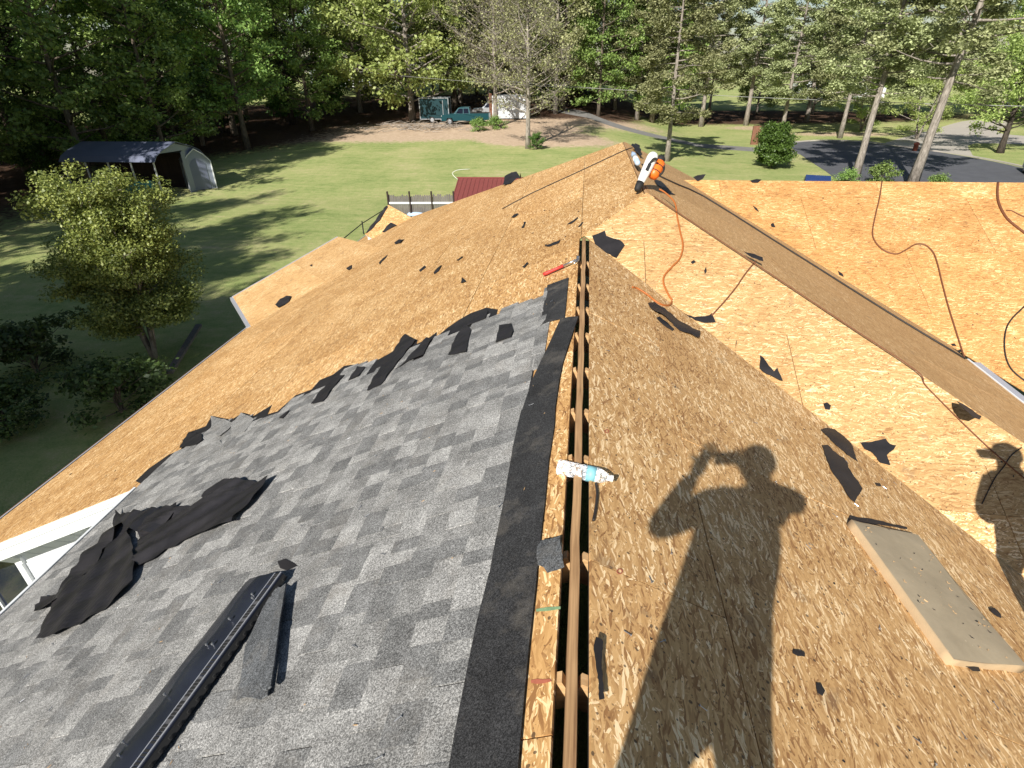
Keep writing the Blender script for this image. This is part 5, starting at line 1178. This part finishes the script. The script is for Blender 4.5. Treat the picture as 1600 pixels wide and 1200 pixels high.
def pickup(loc, rz):
    o = empty('pickup_truck', loc, 'teal pickup truck parked on the dirt between trailer and white container', 'pickup truck', rz=rz); LOC[o] = Vector()
    mb = MB(); prism(mb, [(-2.7, .42), (-2.72, .8), (-2.62, 1.02), (-1.3, 1.12), (-1.28, 1.14), (.6, 1.14), (.6, 1.16), (2.68, 1.16), (2.7, .5), (2.3, .46), (2.15, .42), (1.95, .72), (1.45, .72), (1.25, .42), (-1.35, .42), (-1.5, .72), (-2.05, .72), (-2.2, .42)], -.92, .92); mb.build('body', M_['teal'], o, local=True)
    mb = MB(); prism(mb, [(-1.3, 1.12), (-.75, 1.72), (-.6, 1.78), (.45, 1.78), (.6, 1.12)], -.85, .85, 0, .12, 1.2); mb.build('cab', M_['teal'], o, local=True)
    for s_ in (-1, 1):
        mb = MB(); mb.add([(-1.02, s_*.835, 1.18), (-.25, s_*.835, 1.18), (-.25, s_*.775, 1.66), (-.68, s_*.775, 1.66)], [(0, 1, 2, 3)]); mb.add([(-.15, s_*.835, 1.18), (.42, s_*.835, 1.18), (.34, s_*.775, 1.66), (-.15, s_*.775, 1.66)], [(0, 1, 2, 3)])
        for v in mb.v: v.y += s_*.03
        mb.build('side_window', M_['glassdark'], o, local=True)
        for x in (-1.78, 1.7): wheel(o, x, s_*.83)
        mb = MB(); mb.box((-2.68, s_*.68, .88), .08, .3, .16); mb.build('headlight', M_['whiteplastic'], o, local=True)
    mb = MB(); mb.add([(-1.27, -.72, 1.18), (-1.27, .72, 1.18), (-.8, .68, 1.68), (-.8, -.68, 1.68)], [(0, 1, 2, 3)]); [setattr(v, 'x', v.x-.02) for v in mb.v]; mb.build('windscreen', M_['glassdark'], o, local=True)
    mb = MB(); mb.box((1.65, 0, 1.165), 1.9, 1.6, .02); mb.build('bed', M_['blackmatt'], o, local=True)
    for x in (-2.74, 2.74): MB().box((x, 0, .55), .1, 1.8, .16).build('bumper', M_['silver'], o, local=True)
    return o
def car(loc, rz, mat, label, name='parked_car', cat='car'):
    o = empty(name, loc, label, cat, rz=rz); LOC[o] = Vector()
    mb = MB(); prism(mb, [(-2.3, .35), (-2.32, .7), (-2.1, .88), (-1.1, .98), (2.15, 1.0), (2.3, .8), (2.3, .35), (1.85, .35), (1.7, .66), (1.2, .66), (1.05, .35), (-1.05, .35), (-1.2, .66), (-1.7, .66), (-1.85, .35)], -.88, .88); mb.build('body', M_[mat], o, local=True)
    mb = MB(); prism(mb, [(-1.15, .97), (-.45, 1.58), (1.6, 1.6), (2.1, .98)], -.82, .82, 0, .14, 1.2); mb.build('roof', M_[mat], o, local=True)
    for s_ in (-1, 1):
        mb = MB(); mb.add([(-.85, s_*.83, 1.04), (1.85, s_*.83, 1.04), (1.5, s_*.74, 1.5), (-.4, s_*.74, 1.5)], [(0, 1, 2, 3)]); mb.build('side_window', M_['glassdark'], o, local=True)
        for x in (-1.45, 1.45): wheel(o, x, s_*.8, .33)
    mb = MB(); mb.add([(-1.1, -.7, 1.03), (-1.1, .7, 1.03), (-.52, .6, 1.54), (-.52, -.6, 1.54)], [(0, 1, 2, 3)]); [setattr(v, 'x', v.x-.03) for v in mb.v]; mb.build('windscreen', M_['glassdark'], o, local=True)
    return o
p = gnd(729, 194); pickup(p, .05)
p = gnd(748, 184); car(p+Vector((1.2, 2.2, 0)), .15, 'silver', 'silver estate car parked just behind the teal pickup')
car(Vector((13.7, 36.9, -6.2)), 1.25, 'carblue', 'blue car mostly hidden behind the wing ridge')
p = gnd(1600, 276); car(Vector((p.x+1.2, p.y, -6.2)), 1.2, 'whiteplastic', 'white car just entering the right edge on the road loop')
# enclosed trailer
p = gnd(682, 191); tr_ = empty('cargo_trailer', p, 'dark teal enclosed cargo trailer with pale frame beside the pickup', 'trailer', rz=.08); LOC[tr_] = Vector()
MB().box((0, 0, 1.5), 3.3, 2.1, 2.1).build('body', M_['darkteal'], tr_, local=True)
mb = MB()
for x in (-1.66, 1.66):
    for y in (-1.06, 1.06): mb.box((x, y, 1.5), .08, .08, 2.2)
for z in (.42, 2.58):
    for y in (-1.06, 1.06): mb.box((0, y, z), 3.4, .08, .08)
mb.build('frame', M_['silver'], tr_, local=True)
mb = MB(); mb.box((.35, -1.07, 1.4), 1.3, .03, 1.85); mb.build('door', M_['darkteal'], tr_, local=True)
mb = MB(); mb.box((1.02, -1.085, 1.4), .06, .03, 1.9); mb.build('door_trim', M_['silver'], tr_, local=True)
for y in (-1.0, 1.0): wheel(tr_, -.3, y, .34)
# white container, barn, far white buildings
p = gnd(792, 187); ct = empty('storage_container', p, 'white storage container half hidden by bare branches', 'container', rz=-.03); LOC[ct] = Vector()
MB().box((.4, 1, 1.35), 4.3, 2.2, 2.4).build('body', M_['siding'], ct, local=True)
for i in range(14): MB().box((-1.6+i*.31, -.11, 1.35), .1, .04, 2.2).build('corrugation', M_['siding'], ct, local=True)
MB().box((-1.9, -.1, 1.5), .35, .06, 2.6).build('door', M_['brownwood'], ct, local=True)
p = gnd(893, 166); bn = empty('barn', p, 'tall narrow dark wooden barn between the bare trees', 'barn', rz=.15); LOC[bn] = Vector()
mb = MB(); gp = [(-1.6, 0), (1.6, 0), (1.6, 6.0), (0, 7.6), (-1.6, 6.0)]
mb.add([(x, 0, z) for x, z in gp]+[(x, 5, z) for x, z in gp], [(0, 1, 2, 3, 4), (9, 8, 7, 6, 5), (0, 5, 6, 1), (1, 6, 7, 2), (4, 9, 5, 0)]); mb.build('wall', M_['barnwood'], bn, local=True)
mb = MB()
for s_ in (-1, 1): mb.slab([(0, -.3, 7.72), (0, 5.3, 7.72), (s_*1.95, 5.3, 5.8), (s_*1.95, -.3, 5.8)], Vector((s_*.7, 0, .7)).normalized(), .08)
mb.build('roof', M_['bark_grey'], bn, local=True)
for i in range(8): MB().box((-1.4+i*.4, -.02, 3), .34, .03, 5.8).build('board', M_['barnwood'], bn, local=True)
MB().box((0, -.05, 1.3), 1.6, .04, 2.5).build('door', M_['barnwood'], bn, local=True)
def far_house(x, y, sx, sy, h, rz, label):
    o = empty('house', (x, y, gz(x, y)), label, 'house', rz=rz); LOC[o] = Vector()
    MB().box((0, 0, h/2), sx, sy, h).build('wall', M_['siding'], o, local=True)
    mb = MB()
    for s_ in (-1, 1): mb.slab([(-sx/2-.4, 0, h+1.8), (sx/2+.4, 0, h+1.8), (sx/2+.4, s_*(sy/2+.5), h-.05), (-sx/2-.4, s_*(sy/2+.5), h-.05)], Vector((0, s_*.4, .9)).normalized(), .12)
    mb.build('roof', M_['bark_grey'], o, local=True)
    for i in range(4):
        w_ = MB().box((-sx/2+sx*(i+.5)/4, -sy/2-.03, h*.55), .9, .06, 1.2).build('window', M_['white'], o, local=True)
        MB().box((-sx/2+sx*(i+.5)/4, -sy/2-.065, h*.55), .74, .02, 1.04).build('pane', M_['glassdark'], w_, local=True)
far_house(-50, 128, 12, 8, 4, .2, 'white house glimpsed between trunks of the dark wood')
far_house(47, 128, 14, 8, 4, 0, 'white house glimpsed through the pines across the road')
far_house(72, 104, 14, 8, 3.4, -.3, 'low white house beyond the concrete drive on the right')
# brown post, small red hydrant-like box
p = gnd(1178, 226); tag(MB().box(p+Vector((0, 0, .9)), .75, .25, 1.8).build('utility_box', M_['brownwood']), 'upright rusty brown utility box left of the round shrub', 'utility box')
p = gnd(1429, 236); tag(MB().lathe(p, p+Vector((0, 0, .8)), [(0, .2), (.7, .2), (.72, .26), (.85, .24), (1, .06)], 10).build('marker', M_['brickred'], None, True), 'small faded red marker at the kerb by the tallest pine', 'marker')
# cut branches on the dirt
mb = MB(); r = random.Random(17); p = gnd(665, 199)
for _ in range(170):
    q = p+Vector((r.gauss(0, 3.0), r.gauss(-.5, 1.3), 0)); q.z = gz(q.x, q.y)+r.uniform(.02, .4); t = r.gauss(0, .7); L_ = r.uniform(.5, 2.2)
    d = Vector((math.cos(t), math.sin(t), r.uniform(-.12, .18))); mb.tube([q, q+d*L_*.5+Vector((0, 0, r.uniform(-.1, .15))), q+d*L_], [r.uniform(.02, .06), .03, .01], 4, cap=False)
tag(mb.build('cut_branches', M_['bark_grey']), 'heap of cut branches on the bare dirt in front of the trailer', 'branches', kind='stuff')
# overhead wires
def wire(px, y0, y1, sag, label, rad=.022):
    a, b = at_dist(*px[0], y0), at_dist(*px[1], y1); a2 = a+(a-b)*.25; b2 = b+(b-a)*.25; pts = []
    for i in range(25): t = i/24; q = a2.lerp(b2, t); q.z -= sag*4*t*(1-t)-sag*.64; pts.append(q)
    mb = MB(); mb.tube(pts, rad, 5); tag(mb.build('overhead_wire', M_['steelgrey'], None, True), label, 'wire')
M_['steelgrey'] = plain('wire_grey', (.30, .30, .29), .6)
wire([(870, 134), (1600, 167)], 62, 44, .5, 'overhead wire crossing in front of the pines', .02)
wire([(560, 112), (870, 136)], 66, 62, .3, 'faint overhead wire in front of the broad bright tree', .014)
# ------------------------------------------------------------------ the two people whose shadows fall on the roof
def skin_body(name, joints, edges, mat, parent, root=0, sub=2):
    me = bpy.data.meshes.new(name); base = LOC[parent]
    me.from_pydata([tuple(Vector(j[0])-base) for j in joints], edges, []); me.materials.append(mat)
    o = link(name, me, parent); sm = o.modifiers.new('skin', 'SKIN')
    for i, j in enumerate(joints):
        sv = me.skin_vertices[0].data[i]; r_ = j[1]; sv.radius = (r_, r_) if not isinstance(r_, tuple) else r_; sv.use_root = (i == root)
    s_ = o.modifiers.new('sub', 'SUBSURF'); s_.levels = sub; s_.render_levels = sub
    return o
def person(loc, label, J, hat=False):
    P = empty('person', loc, label, 'person')
    j = [(J['pelvis'], (.16, .13)), (J['waist'], (.192, .145)), (J['chest'], (.228, .14)), (J['neck'], .065), (J['headb'], .075), (J['head'], (.085, .10)), (J['headt'], .07),
         (J['shL'], .088), (J['elL'], .056), (J['wrL'], .042), (J['shR'], .088), (J['elR'], .06), (J['wrR'], .046),
         (J['hipL'], .09), (J['knL'], .085), (J['anL'], .055), (J['toL'], .045), (J['hipR'], .09), (J['knR'], .085), (J['anR'], .055), (J['toR'], .045)]
    E = [(0, 1), (1, 2), (2, 3), (3, 4), (4, 5), (5, 6), (2, 7), (7, 8), (8, 9), (2, 10), (10, 11), (11, 12), (0, 13), (13, 14), (14, 15), (15, 16), (0, 17), (17, 18), (18, 19), (19, 20)]
    b_ = skin_body('body', j, E, M_['shirt'], P)
    for s_ in 'LR':
        w_ = Vector(J['wr'+s_]); hd = Vector(J['hand'+s_]); d = (hd-w_).normalized(); sdv = d.cross(Vector(J['palm'])).normalized()
        jj = [(w_-d*.02, .040), (hd, (.042, .018))]; ee = [(0, 1)]
        for k, (o_, L_) in enumerate([(-.033, .062), (-.011, .075), (.011, .07), (.033, .055)]):
            f0 = hd+d*.035+sdv*o_; f1_ = f0+d*L_*.55+sdv*o_*.25; f2_ = f1_+(d+Vector(J['palm'])*J['curl'+s_]).normalized()*L_*.5
            n_ = len(jj); jj += [(f0, .011), (f1_, .0095), (f2_, .008)]; ee += [(1, n_), (n_, n_+1), (n_+1, n_+2)]
        th0 = hd-d*.02+sdv*.045*J['thumb'+s_]; th1 = th0+(d*.4+sdv*J['thumb'+s_]).normalized()*.045; n_ = len(jj); jj += [(th0, .013), (th1, .010)]; ee += [(1, n_), (n_, n_+1)]
        skin_body('hand', jj, ee, M_['skin'], P, 1, 1)
    return P, b_
H_ = _h; RT = _r
J = dict(pelvis=(-.01, -.37, 1.03), waist=(.01, -.345, 1.10), chest=(.05, -.31, 1.36), neck=(.115, -.285, 1.60), headb=(.118, -.27, 1.66), head=(.112, -.24, 1.76), headt=(.108, -.25, 1.83),
         shL=(-.145, -.315, 1.545), elL=(-.315, -.24, 1.36), wrL=(-.165, -.080, 1.54), shR=(.26, -.27, 1.55), elR=(.42, -.16, 1.42), wrR=(.13, -.085, 1.52),
         hipL=(-.145, -.37, .85), knL=(-.20, -.40, .42), anL=(-.27, -.46, -.02), toL=(-.27, -.33, -.08), hipR=(.12, -.345, .85), knR=(.175, -.38, .42), anR=(.27, -.43, -.02), toR=(.27, -.30, -.08),
         handL=(-.132, -.045, 1.612), handR=(.085, -.050, 1.585), palm=tuple(H_), curlL=.15, curlR=.9, thumbL=1, thumbR=-1)
P1, B1 = person((0, -.37, -.1), 'person in grey shirt holding a phone up in both hands while straddling the ridge', J)
mb = MB(); pc = EYE-FW*.022; mb.box(pc-CR*.0, .155, .076, .009, CR, CU, FW)
ph = mb.build('phone', M_['phone']); tag(ph, 'black phone held sideways in the hands of the person on the ridge', 'phone')
# hair on the head
mb = MB(); hc = Vector((.110, -.255, 1.775))
for i in range(7):
    t = i/6*math.pi/2
mb.lathe(hc+Vector((0, -.01, -.01)), hc+Vector((0, -.015, .115)), [(0, .108), (.35, .105), (.7, .08), (1, .025)], 16); mb.build('hair', M_['hair'], P1, True)
ox, oy = 2.68, 1.95; Z0_ = -1.18
J2 = dict(pelvis=(ox+.02, oy-.05, Z0_+.80), waist=(ox+.02, oy-.04, Z0_+.96), chest=(ox+.01, oy-.02, Z0_+1.18), neck=(ox-.01, oy+.0, Z0_+1.36), headb=(ox-.02, oy+.01, Z0_+1.42), head=(ox-.02, oy+.02, Z0_+1.50), headt=(ox-.02, oy+.02, Z0_+1.56),
          shL=(ox-.17, oy, Z0_+1.28), elL=(ox-.22, oy+.02, Z0_+1.02), wrL=(ox-.12, oy+.16, Z0_+.86), shR=(ox+.19, oy-.02, Z0_+1.28), elR=(ox+.26, oy, Z0_+1.02), wrR=(ox+.25, oy+.14, Z0_+.82),
          hipL=(ox-.09, oy-.05, Z0_+.76), knL=(ox-.10, oy+.02, Z0_+.40), anL=(ox-.10, oy-.02, Z0_+.07), toL=(ox-.16, oy+.10, Z0_+.05), hipR=(ox+.12, oy-.05, Z0_+.76), knR=(ox+.16, oy+.02, Z0_+.36), anR=(ox+.2, oy-.02, Z0_-.03), toR=(ox+.2, oy+.1, Z0_-.06),
          handL=(ox-.09, oy+.22, Z0_+.81), handR=(ox+.26, oy+.18, Z0_+.74), palm=(0, 0, -1.), curlL=.6, curlR=.6, thumbL=1, thumbR=-1)
P2, B2 = person((ox, oy, Z0_), 'person in a cap standing on the right slope just outside the right edge', J2)
mb = MB(); hc = Vector((ox-.02, oy+.02, Z0_+1.53)); mb.lathe(hc, hc+Vector((0, 0, .10)), [(0, .108), (.5, .10), (.85, .06), (1, .02)], 16)
bd = Vector((-.95, .3, -.12)).normalized(); mb.slab([hc+bd*.07+Vector((0, .075, .01)), hc+bd*.20+Vector((0, .05, -.01)), hc+bd*.20-Vector((0, .05, .01)), hc+bd*.07-Vector((0, .075, -.01))], Vector((0, 0, 1)), .008)
mb.build('cap', M_['blackmatt'], P2)
print('shingles', cnt, 'objects', len(bpy.data.objects))
